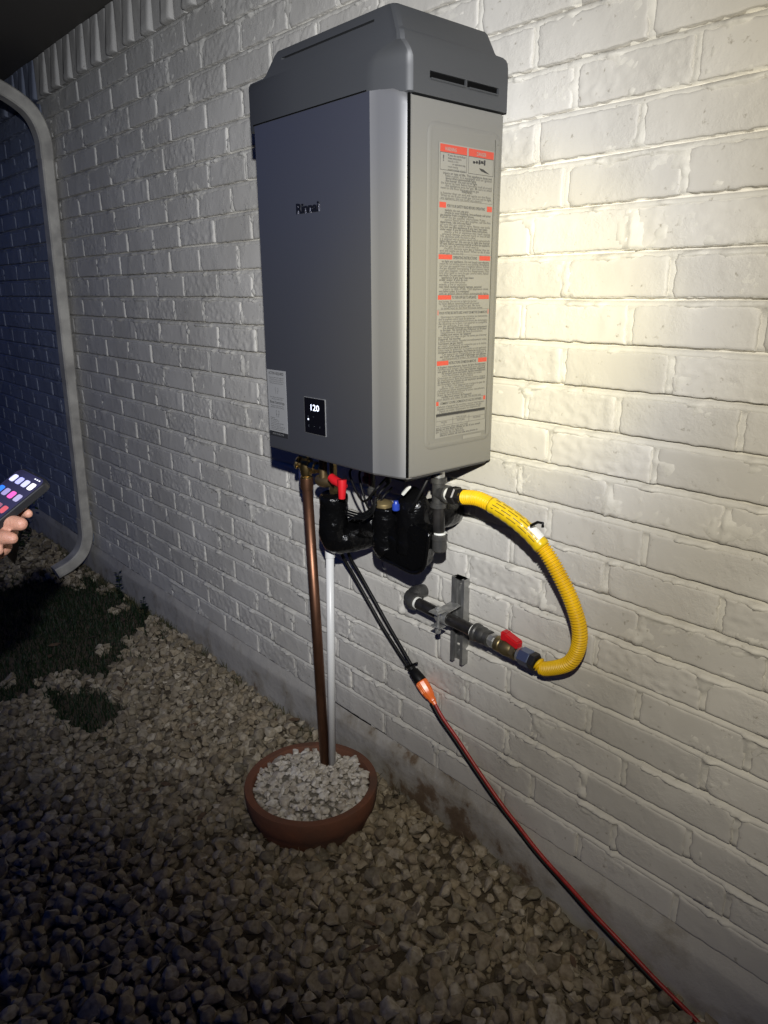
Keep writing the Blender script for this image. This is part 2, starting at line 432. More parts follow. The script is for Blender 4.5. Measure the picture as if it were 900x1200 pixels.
for j, r in enumerate(rows):
    for a, b in r:
        if b < WX0+.1 or a > WX1: continue
        c = ((a+b)/2, ZB+j*CH+.033)
        sc = (b-a-JG)/.205
        rk = random.random()
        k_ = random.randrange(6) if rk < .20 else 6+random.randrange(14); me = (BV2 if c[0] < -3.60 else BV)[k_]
        loc = Vector((c[0], random.uniform(-.0012, .0012), c[1]+random.uniform(-.0008, .0008)))
        rot = (random.uniform(-.012, .012), random.uniform(-.004, .004), random.uniform(-.006, .006))
        p = [px((xx, 0, zz_)) for xx in (a, b) for zz_ in (c[1]-.033, c[1]+.033)]
        inside = any(0 < q[0] < 900 and 0 < q[1] < 1200 and q[2] > 0 for q in p)
        area = abs(p[2][0]-p[0][0])*abs(p[1][1]-p[0][1]) if inside else 0
        cand.append((area, me, loc, rot, sc))
# upright bricks under the eave, every second one standing proud
def upright(seed, proud):
    V = []; W_ = .066; H_ = .150; r = random.Random(seed)
    us = [-1, -.94, -.8, -.4, 0, .4, .8, .94, 1]; vs = [-1, -.97, -.9, -.6, -.3, 0, .3, .6, 1]
    for v in vs:
        for u in us:
            low = (1-v)/2
            x = u*W_/2*(1+.04*low) + noise.noise(Vector((u, v*3, seed)))*.0015
            p = proud*(.2+.8*low) if proud > .01 else proud
            d = min((1-abs(u))*W_/2, (1+v)*H_/2)
            k = 1-max(0, 1-d/.005)**2
            V.append((x, -p*k*1.0 - noise.fractal(Vector((x*20, v*3, seed)), 1, 2, 3)*.0012, v*H_/2))
    n = len(us); mm = len(vs)
    Fc = [(j*n+i, j*n+i+1, (j+1)*n+i+1, (j+1)*n+i) for j in range(mm-1) for i in range(n-1)]
    rim = [i for i in range(n)]+[j*n+n-1 for j in range(1, mm)]+[(mm-1)*n+i for i in range(n-2, -1, -1)]+[j*n for j in range(mm-2, 0, -1)]
    nv = len(V)
    for i in rim: V.append((V[i][0], .012, V[i][2]))
    k = len(rim); Fc += [(rim[i], nv+i, nv+(i+1) % k, rim[(i+1) % k]) for i in range(k)]
    me = mesh(V, Fc); me.materials.append(PAINT)
    me.polygons.foreach_set('use_smooth', [True]*len(me.polygons)); me.set_sharp_from_angle(angle=math.radians(50))
    return me
upr = [upright(i, .017) for i in range(5)]; upf = [upright(10+i, .0025) for i in range(5)]
x = -2.332-.142*26; k = 0
while x < WX1:
    for dx, vs_ in ((0, upr), (.071, upf)):
        loc = Vector((x-.03+dx, 0, 2.228+random.uniform(-.002, .002)))
        q = px(loc); a = 60 if 0 < q[0] < 900 and q[1] > -20 and q[2] > 0 else 0
        if a: a = 4000/q[2]**2
        cand.append((a, vs_[random.randrange(5)], loc, (0, random.uniform(-.008, .008), 0), 1))
    x += .142
cand.sort(key=lambda c: -c[0])
for a, me, loc, rot, sc in cand[:300]:
    o = bpy.data.objects.new('brick', me); COL.objects.link(o); o.parent = wall
    o.location = loc; o.rotation_euler = rot; o.scale = (sc, 1, 1)
def join_meshes(items):
    VV = []; FI = []; FL = []; off = 0; cache = {}
    for me, M in items:
        if me.name not in cache:
            c = np.empty(len(me.vertices)*3, dtype=np.float64); me.vertices.foreach_get('co', c)
            li = np.empty(len(me.loops), dtype=np.int64); me.loops.foreach_get('vertex_index', li)
            lt = np.empty(len(me.polygons), dtype=np.int64); me.polygons.foreach_get('loop_total', lt)
            cache[me.name] = (c.reshape(-1, 3), li, lt)
        c, li, lt = cache[me.name]; A = np.array(M)
        VV.append(c @ A[:3, :3].T + A[:3, 3]); FI.append(li+off); FL.append(lt); off += len(c)
    VV = np.concatenate(VV); FI = np.concatenate(FI); FL = np.concatenate(FL)
    me = bpy.data.meshes.new('joined'); me.vertices.add(len(VV)); me.vertices.foreach_set('co', VV.ravel())
    me.loops.add(len(FI)); me.loops.foreach_set('vertex_index', FI.astype(np.int32))
    me.polygons.add(len(FL)); st = np.concatenate([[0], np.cumsum(FL)[:-1]])
    me.polygons.foreach_set('loop_start', st.astype(np.int32)); me.polygons.foreach_set('loop_total', FL.astype(np.int32))
    me.update(calc_edges=True); me.validate(); return me
from mathutils import Euler
for mt_, test in ((PAINT, lambda l: l.x >= -3.60), (PAINT_SHADE, lambda l: l.x < -3.60)):
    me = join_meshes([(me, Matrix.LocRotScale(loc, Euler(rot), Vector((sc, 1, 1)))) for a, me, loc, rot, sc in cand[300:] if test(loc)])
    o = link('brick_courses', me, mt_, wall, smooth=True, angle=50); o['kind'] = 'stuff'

# ------------------------------------------------------------------ rain downspout
SP = mat('downspout_paint', (.62, .59, .51), .5, bump=(30, .15, .002), var=(12, (.36, .34, .30)))
ds = empty('downspout', (-3.55, -.05, 0), 'beige rectangular metal downspout with curved elbows at the far left of the wall', 'downspout')
def rect_tube(path, w_, d_, xdir):
    P = [Vector(p) for p in path]; n = len(P); V = []
    ch = .006
    for i in range(n):
        T = (P[min(i+1, n-1)]-P[max(i-1, 0)]).normalized(); X = Vector(xdir); X = (X-T*X.dot(T)).normalized(); Y = T.cross(X)
        for a, b in ((-1, -1), (1, -1), (1, 1), (-1, 1)):
            for e in ((0, 1), (1, 0)) if a*b > 0 else ((1, 0), (0, 1)):
                V.append(P[i]+X*a*(w_/2-ch*e[0])+Y*b*(d_/2-ch*e[1]))
    f = [(i*8+k, i*8+(k+1) % 8, (i+1)*8+(k+1) % 8, (i+1)*8+k) for i in range(n-1) for k in range(8)]
    f += [tuple(range(8)), tuple((n-1)*8+k for k in range(8))]
    return V, f
def dsx(z): return -3.47-.085*(2.0-z)/1.5
pts = [Vector((dsx(z), -.042, z)) for z in (.22, .6, 1.0)]
MB().add(*rect_tube(pts, .064, .047, (1, 0, 0))).build('pipe', SP, ds, angle=30)
pts = [Vector((dsx(z), -.042, z)) for z in (.985, 1.4, 1.8, 1.93)]
MB().add(*rect_tube(pts, .068, .050, (1, 0, 0))).build('pipe', SP, ds, angle=30)
pts = spline([(dsx(1.9), -.042, 1.9), (dsx(1.98), -.045, 1.98), (dsx(2.06), -.075, 2.06), (dsx(2.11), -.14, 2.115), (dsx(2.2), -.28, 2.17), (dsx(2.2), -.62, 2.27), (dsx(2.2), -.80, 2.34)], 6)
MB().add(*rect_tube(pts, .071, .054, (1, 0, 0))).build('elbow', SP, ds, angle=30)
pts = spline([(dsx(.30), -.042, .30), (dsx(.21), -.044, .21), (dsx(.13), -.072, .135), (dsx(.09), -.13, .085), (dsx(.07), -.205, .055)], 6)
MB().add(*rect_tube(pts, .071, .054, (1, 0, 0))).build('elbow', SP, ds, angle=30)
# ------------------------------------------------------------------ water heater
XL, XR, YF, YB = -1.459, -1.002, -.292, -.025
Z0, ZS, ZT = 1.013, 1.679, 1.814
def metal_front():
    m = mat('silver_metallic_paint', (.225, .230, .256), .42, .86, bump=(900, .06, .0005)); return m
FRONT = metal_front()
SIDE = mat('light_grey_steel', (.168, .164, .150), .42, .1, bump=(500, .05, .0005))
COVER = mat('grey_plastic_cover', (.044, .046, .049), .5, bump=(900, .12, .0005))
DARK = mat('shadow_black', (.003, .003, .003), .9, spec=.05)
h = empty('water_heater', (-1.236, -.15, Z0), 'silver grey wall-hung tankless water heater with dark grey top cover and lit display', 'water heater')
# body shell: side panels with an embossed field
b = MB().box((XL-.008, -.2670, Z0+.002), (XR, YB, ZS-.001), .0025); b.build('body', SIDE, h, angle=30)
# raised rim of the embossed field on the right side
def ring_path(y0, y1, z0, z1, r):
    P = []
    for cy, cz, a0 in ((y1-r, z1-r, 0), (y0+r, z1-r, 90), (y0+r, z0+r, 180), (y1-r, z0+r, 270)):
        for k in range(7):
            a = math.radians(a0+k*15); P.append(Vector((XR+.0004, cy+r*math.cos(a), cz+r*math.sin(a))))
    return P
rp = ring_path(-.222, -.036, 1.068, 1.640, .016)
b = MB(); n = len(rp); c = sum(rp, Vector())/n; V = []
for p in rp:
    inn = (c-p).normalized()
    for off, li in ((-.0045, 0), (-.002, .0010), (.001, .0015), (.004, .0015), (.007, .0010)):
        d = Vector((0, math.copysign(1, inn.y) if abs(p.y-c.y) > .085 else 0, math.copysign(1, inn.z) if abs(p.z-c.z) > .27 else 0))
        if d.length == 0: d = Vector((0, math.copysign(1, inn.y), 0))
        d.normalize(); V.append(p+d*off+Vector((li, 0, 0)))
Fc = [(i*5+k, i*5+k+1, ((i+1) % n)*5+k+1, ((i+1) % n)*5+k) for i in range(n) for k in range(4)]
V2 = [V[i*5+4] for i in range(n)]
b.add(V, Fc); b.add(V2, [tuple(range(n))]); b.build('embossed_field', SIDE, h, angle=40)
# front panel: section in plan, right-hand bevel catches the light
sec = [(XL+.004, -.255), (XL+.004, -.283), (XL+.006, -.289), (XL+.011, YF), (-1.30, YF-.0004), (-1.078, YF)]
for k in range(1, 9):                        # the right-hand edge sweeps back in a shallow curve
    u_ = k/9; sec.append((-1.0765+.0705*(u_*.96+.04*math.sin(u_*math.pi/2)), YF+.0018+.0150*u_+.0040*max(0., (u_-.75)/.25)**2))
sec += [(-1.0060, -.2700), (-1.0048, -.2670), (-1.0045, -.262), (-1.0045, -.255)]
zt = 1.6925
zlev = [Z0, Z0+.0015, Z0+.004]+[Z0+.05, 1.2, 1.4, 1.6]+[1.645]+[1.6925-.03*(1-math.sin(math.radians(a))) for a in (0, 20, 40, 60, 75, 90)]
V = []; ns = len(sec)
for z in zlev:
    k = 1.0
    ins = 0
    if z <= Z0+.0015: ins = .0018 if z > Z0 else .0035
    s = min(1, max(0, (z-1.6625)/.03)); cut = .030*(1-math.sqrt(max(0, 1-s*s)))
    for (x, y) in sec:
        yy = y+ins if y < -.258 else y
        xx = x - (cut*((x+1.075)/.07) if x > -1.075 else 0)
        V.append((xx, yy + (.002 if z == zlev[-1] and y < -.258 else 0), z))
Fc = [(j*ns+i, j*ns+i+1, (j+1)*ns+i+1, (j+1)*ns+i) for j in range(len(zlev)-1) for i in range(ns-1)]
Fc += [tuple(range(ns))[::-1], tuple((len(zlev)-1)*ns+i for i in range(ns))]
def split(i0_, i1_):                       # the same profile in two pieces: dark face and silver edge trim
    S_ = []; m_ = i1_-i0_
    for j in range(len(zlev)): S_ += V[j*ns+i0_:j*ns+i1_]
    F_ = [(j*m_+i, j*m_+i+1, (j+1)*m_+i+1, (j+1)*m_+i) for j in range(len(zlev)-1) for i in range(m_-1)]
    F_ += [tuple(range(m_))[::-1], tuple((len(zlev)-1)*m_+i for i in range(m_))]
    return S_, F_
fp = MB().add(*split(0, 6)).build('front_panel', FRONT, h, angle=22)
MB().add(*split(5, ns)).build('edge_trim', mat('silver_trim_paint', (.27, .27, .275), .44, .65, bump=(900, .06, .0005)), h, angle=30)
MB().box((XR-.0035, -.2705, Z0+.004), (XR+.0003, -.2665, ZS)).build('panel_seam', DARK, h)
MB().box((XL-.0085, -.2705, Z0+.004), (XL-.004, -.2665, ZS)).build('panel_seam', DARK, h)
# top cover: lofted sections
def cov(zlevel, xl, xr, yf, yb, bevx, bevy, r):
    P = [(xl, yb), (xl, yf+r), (xl+r*.3, yf+r*.3), (xl+r, yf)]
    P += [(-1.30, yf), (xr-bevx-.012, yf), (xr-bevx, yf+.0004), (xr-bevx*.9, yf+bevy*.12), (xr-.010, yf+bevy*.9), (xr-.004, yf+bevy+.0015), (xr, yf+bevy+.008)]
    P += [(xr, -.15), (xr, yb+r), (xr-r*.3, yb+r*.3), (xr-r, yb)]
    return [(x, y, zlevel) for x, y in P]
yc = YF+.0015
S = [cov(1.6815, XL-.010, XR+.001, yc+.004, YB, .078, .020, .004), cov(1.6835, XL-.0105, XR+.0018, yc, YB, .078, .0205, .005)]
S += [cov(1.72, XL-.0105, XR+.0018, yc, YB, .078, .0205, .005), cov(1.735, XL-.0105, XR+.0018, yc, YB, .074, .0200, .005)]
S += [cov(1.744, XL-.0105, XR+.0016, yc, YB, .060, .015, .005), cov(1.751, XL-.0105, XR+.0014, yc, YB, .036, .008, .005), cov(1.755, XL-.0105, XR+.0012, yc, YB, .012, .002, .005)]
S += [cov(1.763, XL-.0105, XR+.0005, yc, YB-.001, .010, .0015, .005), cov(1.7685, XL-.0085, XR-.001, yc, YB-.004, .010, .0015, .005), cov(1.7715, XL-.004, XR-.002, yc, YB-.012, .010, .0015, .005)]
S += [cov(1.7725, XL+.044, XR-.003, yc, YB-.030, .010, .0015, .005), cov(1.776, XL+.054, XR-.004, yc, YB-.034, .010, .0015, .006)]
S += [cov(1.806, XL+.083, XR-.017, yc+.003, YB-.042, .010, .0015, .008), cov(1.8115, XL+.089, XR-.021, yc+.0045, YB-.047, .010, .0015, .010), cov(ZT, XL+.098, XR-.028, yc+.010, YB-.056, .010, .0015, .010)]
ns = len(S[0]); V = [p for s in S for p in s]
Fc = [(j*ns+i, j*ns+(i+1) % ns, (j+1)*ns+(i+1) % ns, (j+1)*ns+i) for j in range(len(S)-1) for i in range(ns)]
Fc += [tuple(range(ns))[::-1], tuple((len(S)-1)*ns+i for i in range(ns))]
cv = MB().add(V, Fc).build('top_cover', COVER, None, angle=28)
# cut the two slots in the side and the long slot in the front
cut = MB()
cut.box((XR-.03, -.2235, 1.7080), (XR+.02, -.1330, 1.7190)).box((XR-.03, -.1305, 1.7080), (XR+.02, -.045, 1.7190))
cut.box((-1.345, YF-.02, 1.7930), (-1.068, YF+.012, 1.7970))
cu = cut.build('cutter', None)
md = cv.modifiers.new('b', 'BOOLEAN'); md.operation = 'DIFFERENCE'; md.solver = 'EXACT'; md.object = cu
me2 = evaluated(cv); nm = len(cv.data.polygons)
bpy.data.objects.remove(cv); bpy.data.objects.remove(cu)
cv = link('top_cover', me2, COVER, h, angle=28)
MB().box((XR-.012, -.2232, 1.7082), (XR-.0025, -.0453, 1.7188)).build('slot_shade_fill', DARK, cv)  # near-black block filling the side slots, stands in for the shade inside
MB().box((XR-.004, -.222, 1.7055), (XR+.005, -.133, 1.7085), .001).build('slot_lip', COVER, cv)
MB().box((XR-.004, -.127, 1.7055), (XR+.005, -.047, 1.7085), .001).build('slot_lip', COVER, cv)
MB().box((XL+.004, YF+.001, 1.6925), (-1.088, -.270, 1.6950)).build('seam_shade_strip', DARK, h)  # dark strip drawn in place of the groove's shade above the panel
# underside pan, recessed
MB().box((XL+.012, -.250, Z0-.004), (XR-.008, -.03, Z0+.004), .002).build('bottom_plate', mat('dark_plate', (.05, .05, .052), .5), h)
b = MB(); b.box((XL+.04, -.23, Z0-.022), (XR-.05, -.06, Z0-.003), .004); b.build('bottom_pan', mat('dark_plate', (.05, .05, .052)), h)
# wall bracket
MB().box((XL+.06, YB, 1.60), (XR-.06, .0, 1.65)).build('bracket', STEEL, h)
MB().box((XL+.06, YB, 1.03), (XR-.06, .0, 1.07)).build('bracket', STEEL, h)
# logo lettering, raised on the front
def lettering(name, items, origin, ux, uz, lift, mt, parent, thick=0):
    V, Fc = text_mesh(items, Vector(origin), Vector(ux), Vector(uz), lift)
    me = mesh(V, Fc)
    if thick:
        bmm = bmesh.new(); bmm.from_mesh(me); bmesh.ops.remove_doubles(bmm, verts=bmm.verts, dist=1e-5)
        nrm = Vector(ux).cross(Vector(uz))
        r_ = bmesh.ops.extrude_face_region(bmm, geom=list(bmm.faces)); bmesh.ops.translate(bmm, verts=[e for e in r_['geom'] if isinstance(e, bmesh.types.BMVert)], vec=nrm*thick)
        bmesh.ops.recalc_face_normals(bmm, faces=bmm.faces); bmm.to_mesh(me); bmm.free()
    return link(name, me, mt, parent)
EX, EZ, EY = (1, 0, 0), (0, 0, 1), (0, 1, 0)
lettering('logo', [('Rinnai', 0, 0, .0265, .075, 'l', .024)], (-1.3055, YF-.0006, 1.5115), EX, EZ, 0, mat('logo_chrome', (.015, .015, .02), .15, .6), h, thick=.0018)
# control display
dsp = MB().box((-1.303, YF-.0022, 1.068), (-1.228, YF+.001, 1.1465), .0008).build('display', mat('display_frame', (.55, .55, .53), .3, .8), h)
MB().box((-1.3005, YF-.0027, 1.0695), (-1.2288, YF-.001, 1.1455)).build('glass', mat('display_glass', (.004, .004, .006), .08), dsp)
DIG = mat('display_digits', (.6, .65, .8), .4, emit=((.75, .82, 1.0), 1.6))
lettering('digits', [('120', 0, 0, .0185, .030, 'l', .01)], (-1.277, YF-.0028, 1.1195), EX, EZ, .0002, DIG, dsp)
MB().box((-1.289, YF-.0031, 1.0975), (-1.2855, YF-.0027, 1.101)).build('indicator', DIG, dsp)
lettering('key_symbols', [('o', -.001, .021, .007, None, 'c', 0), ('\u2013', .018, .021, .008, None, 'c', 0), ('c', 0, 0, .009, None, 'c', 0), ('\u2013', .020, .001, .008, None, 'c', 0), ('i', .040, .001, .008, None, 'c', 0)],
          (-1.286, YF-.0028, 1.083), EX, EZ, .0002, mat('dim_symbols', (.10, .11, .13), .5), dsp)
# front paper label
PAPER = mat('paper_label', (.26, .26, .26), .45); INK = mat('ink', (.02, .02, .022), .5); INKG = mat('ink_grey', (.05, .05, .05), .5)
lb = MB().box((-1.4455, YF-.0008, 1.0545), (-1.3715, YF+.0005, 1.1940)).build('paper_label', PAPER, h)
MB().box((-1.4435, YF-.0010, 1.0435), (-1.3710, YF+.0005, 1.0543)).build('label_footer', INK, h)
it = [('ACTION REQUIRED', .037, .1295, .0085, .060, 'c', .02)]
for k in range(4): it.append((['Keep this water heater registered', 'for the full warranty period and', 'support from your installer by', 'scanning the code shown below'][k], .037, .1215-.0042*k, .0042, .058-.004*(k % 2), 'c', 0))
it += [('[   ]', .037, .0945, .0085, .012, 'c', 0), ('[  ]', .037, .089, .006, .009, 'c', 0)]
it += [('Scan with your phone camera or', .037, .0775, .0042, .056, 'c', 0), ('visit the web page to begin', .037, .0735, .0042, .044, 'c', 0)]
it += [('Rinnai Central App', .037, .0645, .0085, .058, 'c', .02), ('Manage your water heater from', .037, .0585, .0042, .05, 'c', 0), ('anywhere with the free app', .037, .0545, .0042, .054, 'c', 0)]
it += [('[  ]', .037, .042, .010, .012, 'c', 0), ('[ ]', .037, .036, .007, .009, 'c', 0)]
for k, t_ in enumerate(['Features:', 'Set the temperature', 'Turn the unit on or off', 'View maintenance codes and history', 'Vacation mode and timers', 'Requires a wireless network and', 'a control module installed by a', 'licensed professional installer']):
    it.append((t_, .008, .030-.0038*k, .0038, [.018, .030, .033, .052, .038, .056, .055, .048][k], 'l', 0))
lettering('print', it, (-1.4455, YF-.0009, 1.0545), EX, EZ, .0002, INKG, lb)
lettering('print', [('SCAN TO REGISTER', .036, .003, .005, .045, 'c', 0)], (-1.4455, YF-.0012, 1.0445), EX, EZ, .0002, PAPER, lb)

# long warning label on the right side: width .145 (y), height .524
LW, LH = .143, .524; Y0, ZTOP = -.197, 1.610
PAP2 = mat('side_label', (.205, .20, .183), .4); REDP = mat('red_print', (.40, .05, .03), .45)
xx = XR+.0029
sl = MB().box((XR+.0024, Y0-.002, ZTOP-LH-.002), (xx, Y0+LW+.002, ZTOP+.002)).build('warning_label', PAP2, h)
def R_(a, b, f0, f1): # rectangle: fractions from the left, from the top
    return ((xx+.0003, Y0+a*LW, ZTOP-f0*LH), (xx+.0003, Y0+b*LW, ZTOP-f0*LH), (xx+.0003, Y0+b*LW, ZTOP-f1*LH), (xx+.0003, Y0+a*LW, ZTOP-f1*LH))
def addr(mb_, a, b, f0, f1): mb_.quad(*R_(a, b, f0, f1))
rd = MB()
for a, b, f0, f1 in [(0, .485, .0, .024), (.515, 1, .0, .024), (0, .12, .181, .199), (.9, 1, .181, .199), (0, .25, .351, .367), (.78, 1, .351, .367),
                     (0, .25, .4885, .5035), (.78, 1, .4885, .5035), (0, .012, .540, .557), (.988, 1, .540, .557), (0, .22, .719, .735), (.82, 1, .719, .735), (0, .045, .866, .881), (.955, 1, .866, .881)]:
    rd = MB(); addr(rd, a, b, f0, f1); rd.build('red_heading', REDP, sl)
bk = MB()
def frame(a, b, f0, f1, t=.0012):
    addr(bk, a, b, f0, f0+t); addr(bk, a, b, f1-t, f1); tw = t*LH/LW; addr(bk, a, a+tw, f0+t, f1-t); addr(bk, b-tw, b, f0+t, f1-t)
frame(0, .485, .0245, .080); frame(.515, 1, .0245, .080)
addr(bk, 0, 1, .912, .9215); frame(0, 1, .9225, .958, .0009); addr(bk, 0.004, .996, .9395, .9403); addr(bk, .33, .335, .931, .957); addr(bk, .66, .665, .931, .957)
for f in (.172, .349, .487, .538, .717, .864): addr(bk, 0.0, 1, f, f+.0007)
# hand and tap pictogram
for a, b, f0, f1 in [(.60, .64, .038, .046), (.66, .69, .036, .045), (.71, .74, .032, .046), (.75, .80, .034, .042), (.81, .84, .030, .047), (.62, .82, .0405, .0425)]: addr(bk, a, b, f0, f1)
bk.add([Vector((xx+.0003, Y0+a*LW, ZTOP-f*LH)) for a, f in ((.72, .058), (.80, .060), (.93, .074), (.84, .071), (.76, .067))], [(0, 1, 2, 3, 4)])
bk.build('ruling', INK, sl)['kind'] = 'stuff'
RN = random.Random(3)
EN = ('If you do not follow these instructions exactly, a fire or explosion may result causing property damage, personal injury or loss of life. This appliance does not have a pilot. It is equipped with an ignition device which automatically lights the burner. Do not try to light the burner by hand. Before operating smell all around the appliance area for gas. Be sure to smell next to the floor because some gas is heavier than air and will settle on the floor. What to do if you smell gas: Do not try to light any appliance. Do not touch any electric switch; do not use any phone in your building. Immediately call your gas supplier from a neighbor phone. Follow the gas supplier instructions. If you cannot reach your gas supplier, call the fire department. Use only your hand to turn the gas control valve. Never use tools. Do not use this appliance if any part has been under water. ').split()
FRW = ("Quiconque ne respecte pas a la lettre les instructions dans la presente notice risque de declencher un incendie ou une explosion entrainant des dommages, des blessures ou la mort. Cet appareil ne comporte pas de veilleuse. Il est muni d'un dispositif d'allumage qui allume automatiquement le bruleur. Ne tentez pas d'allumer le bruleur manuellement. Avant de faire fonctionner, reniflez tout autour de l'appareil pour deceler une odeur de gaz. Ne tentez pas d'allumer d'appareil. Ne touchez a aucun interrupteur. Appelez immediatement votre fournisseur de gaz depuis un voisin. ").split()
items = []; wi = {'e': 0, 'f': 0}
def para(f0, f1, step, words, key, a0=.02, a1=.98, size=.0058, lead=None):
    z = f0
    while z < f1:
        full = RN.random()
        wfrac = 1 if full < .55 else RN.uniform(.45, .95)
        ind = 0 if RN.random() < .6 else RN.choice([.04, .08])
        wd = (a1-a0-ind)*LW*wfrac; s_ = ''
        while len(s_)*size*.50 < wd: s_ += words[wi[key] % len(words)]+' '; wi[key] += 1
        items.append((s_.strip(), (a0+ind)*LW, -(z+step*.8)*LH, size, wd, 'l', .012 if RN.random() < .4 else .0)); z += step
def head(s_, f, w_, size=.0075): items.append((s_, .5*LW, -f*LH, size, w_*LW, 'c', .018))
white = []
white.append(('\u26a0 AVERTISSEMENT' if False else 'WARNING', .10*LW+.012, -.019*LH, .0085, .030, 'c', .02)); white.append(('DANGER', .76*LW, -.019*LH, .0085, .026, 'c', .02))
para(.028, .078, .0088, EN, 'e', .14, .46, .0048)
items.append(('!', .06*LW, -.052*LH, .014, None, 'c', .03))
para(.086, .133, .0078, EN, 'e'); head('WARNING', .146, .2, .006); para(.149, .170, .0078, EN, 'e')
head('FOR YOUR SAFETY READ BEFORE OPERATING', .196, .72, .0070)
para(.203, .345, .0078, EN, 'e'); head('OPERATING INSTRUCTIONS', .365, .46)
para(.371, .484, .0078, EN, 'e'); head('TO TURN OFF GAS TO APPLIANCE', .501, .48)
para(.507, .534, .0078, EN, 'e'); head('POUR VOTRE SECURITE LISEZ AVANT DE METTRE EN MARCHE', .554, .94, .0066)
para(.561, .714, .0078, FRW, 'f'); head('INSTRUCTIONS DE MISE EN MARCHE', .733, .55)
para(.739, .861, .0078, FRW, 'f'); head("COMMENT COUPER L'ADMISSION DE GAZ DE L'APPAREIL", .879, .84, .0066)
para(.884, .909, .0080, FRW, 'f')
for t_, a, f in (('TYPE OF GAS', .5, .9375), ('MODEL', .16, .949), ('NATURAL', .5, .949), ('PROPANE', .83, .949), ('A', .16, .9565), ('1', .5, .9565)): items.append((t_, a*LW, -f*LH, .0052, None, 'c', .0))
para(.962, .998, .0075, EN, 'e', .0, .9)
lettering('print', items, (xx, Y0, ZTOP), EY, EZ, .0004, INKG, sl)
for w_ in white: lettering('heading_word', [w_], (xx, Y0, ZTOP), EY, EZ, .0006, PAP2, sl)
MB().box((XR+.0022, -.118, 1.0735), (XR+.0030, -.064, 1.0805)).build('code_strip', PAP2, h)

# ------------------------------------------------------------------ pipework under the heater
# relief drain: brass valve, copper tube
def rot_seg(p, q): return (Vector(q)-Vector(p))
cp = empty('copper_drain_pipe', (-1.447, -.164, .07), 'brown copper relief drain tube dropping from the brass valve into the round planter', 'pipe')
ctop = Vector((-1.4815, -.168, .900)); cbot = Vector((-1.4465, -.163, .055))
MB().tube([cbot, (cbot+ctop)/2+Vector((.002, 0, 0)), ctop], .0136, 24).build('tube', COPPER, cp, smooth=True)
MB().lathe(ctop-Vector((0, 0, .018)), (0, 0, 1), [(0, .0155), (.012, .0168), (.03, .0168)], 24).build('collar', COPPER, cp, angle=40)
rv = empty('relief_valve', ctop+Vector((0, 0, .02)), 'brass relief valve with ribbed body above the copper drain tube', 'valve')
b = MB(); c0 = ctop+Vector((0, 0, .004))
b.lathe(c0, (0, 0, 1), [(0, .0135), (.004, .0155), (.012, .0155), (.014, .013), (.020, .015), (.034, .0175), (.048, .0185), (.055, .017), (.060, .010), (.066, .009)], 24)
b.build('body', BRASS, rv, angle=35)
b = MB()
b.lathe(c0+Vector((0, 0, .040)), (.55, .1, -.02), [(0, .012), (.020, .0125), (.022, .016), (.034, .016), (.036, .012), (.050, .012)], 6)
b.build('union', BRASS, rv, angle=30)
b = MB()
b.lathe(c0+Vector((-.004, -.004, .043)), (-.7, -.5, .25), [(0, .013), (.010, .014), (.013, .0175), (.018, .0175), (.022, .012)], 20); b.build('cap', BRASS, rv, angle=30)
b = MB(); b.tube([c0+Vector((-.016, 0, .045)), c0+Vector((-.030, .002, .015)), c0+Vector((-.030, .004, -.018))], [.005, .005, .006], 10); b.build('lever', mat('dark_blue_vinyl', (.02, .025, .07), .4), rv, smooth=True)

pv = empty('plastic_drain_pipe', (-1.433, -.15, .07), 'thin white plastic condensate pipe standing beside the copper tube in the planter', 'pipe')
ptop = at(386.5, 640, -.148); pbot = Vector((-1.434, -.150, .055))
MB().tube([pbot, ptop], .0105, 20).build('tube', PVC, pv, smooth=True)
MB().lathe(ptop-Vector((0, 0, .03)), (0, 0, 1), [(0, .0128), (.03, .0128)], 20).build('coupling', PVC, pv, angle=40)

wpath = lambda *p: spline([Vector(a) for a in p], 8)
def wrap_tube(path, r, sd, seg=24):
    P = spline(path, 10); R = [r*(1+.05*noise.noise(Vector((i*.2, sd, 0)))) for i in range(len(P))]; R[0] *= .86; R[-1] *= .86
    V = MB().tube(P, R, seg)
    for v in V.v: v += Vector((noise.noise(v*45+Vector((sd, 0, 0))), noise.noise(v*45+Vector((0, sd, 0))), noise.noise(v*45)))*.0030
    return V
# first insulated pipe: down from the heater and back to the wall
ip = empty('insulated_water_pipe', (-1.40, -.15, .85), 'black taped insulated water pipe elbowing back to the wall right of the copper tube', 'pipe')
a0 = at(391, 578, -.165); a1 = at(391, 628, -.165)
wrap_tube([a0, (a0+a1)/2, a1, a1+Vector((.010, .022, -.012)), a1+Vector((.03, .085, -.006)), a1+Vector((.05, .162, .012))], .0345, 1).build('insulation', TAPE, ip, smooth=True)
MB().lathe(a0-Vector((0, 0, .002)), (0, 0, 1), [(0, .010), (.012, .012), (.020, .012), (.022, .016), (.036, .016), (.038, .010), (.09, .010)], 6).build('brass_fitting', BRASS, ip, angle=30)
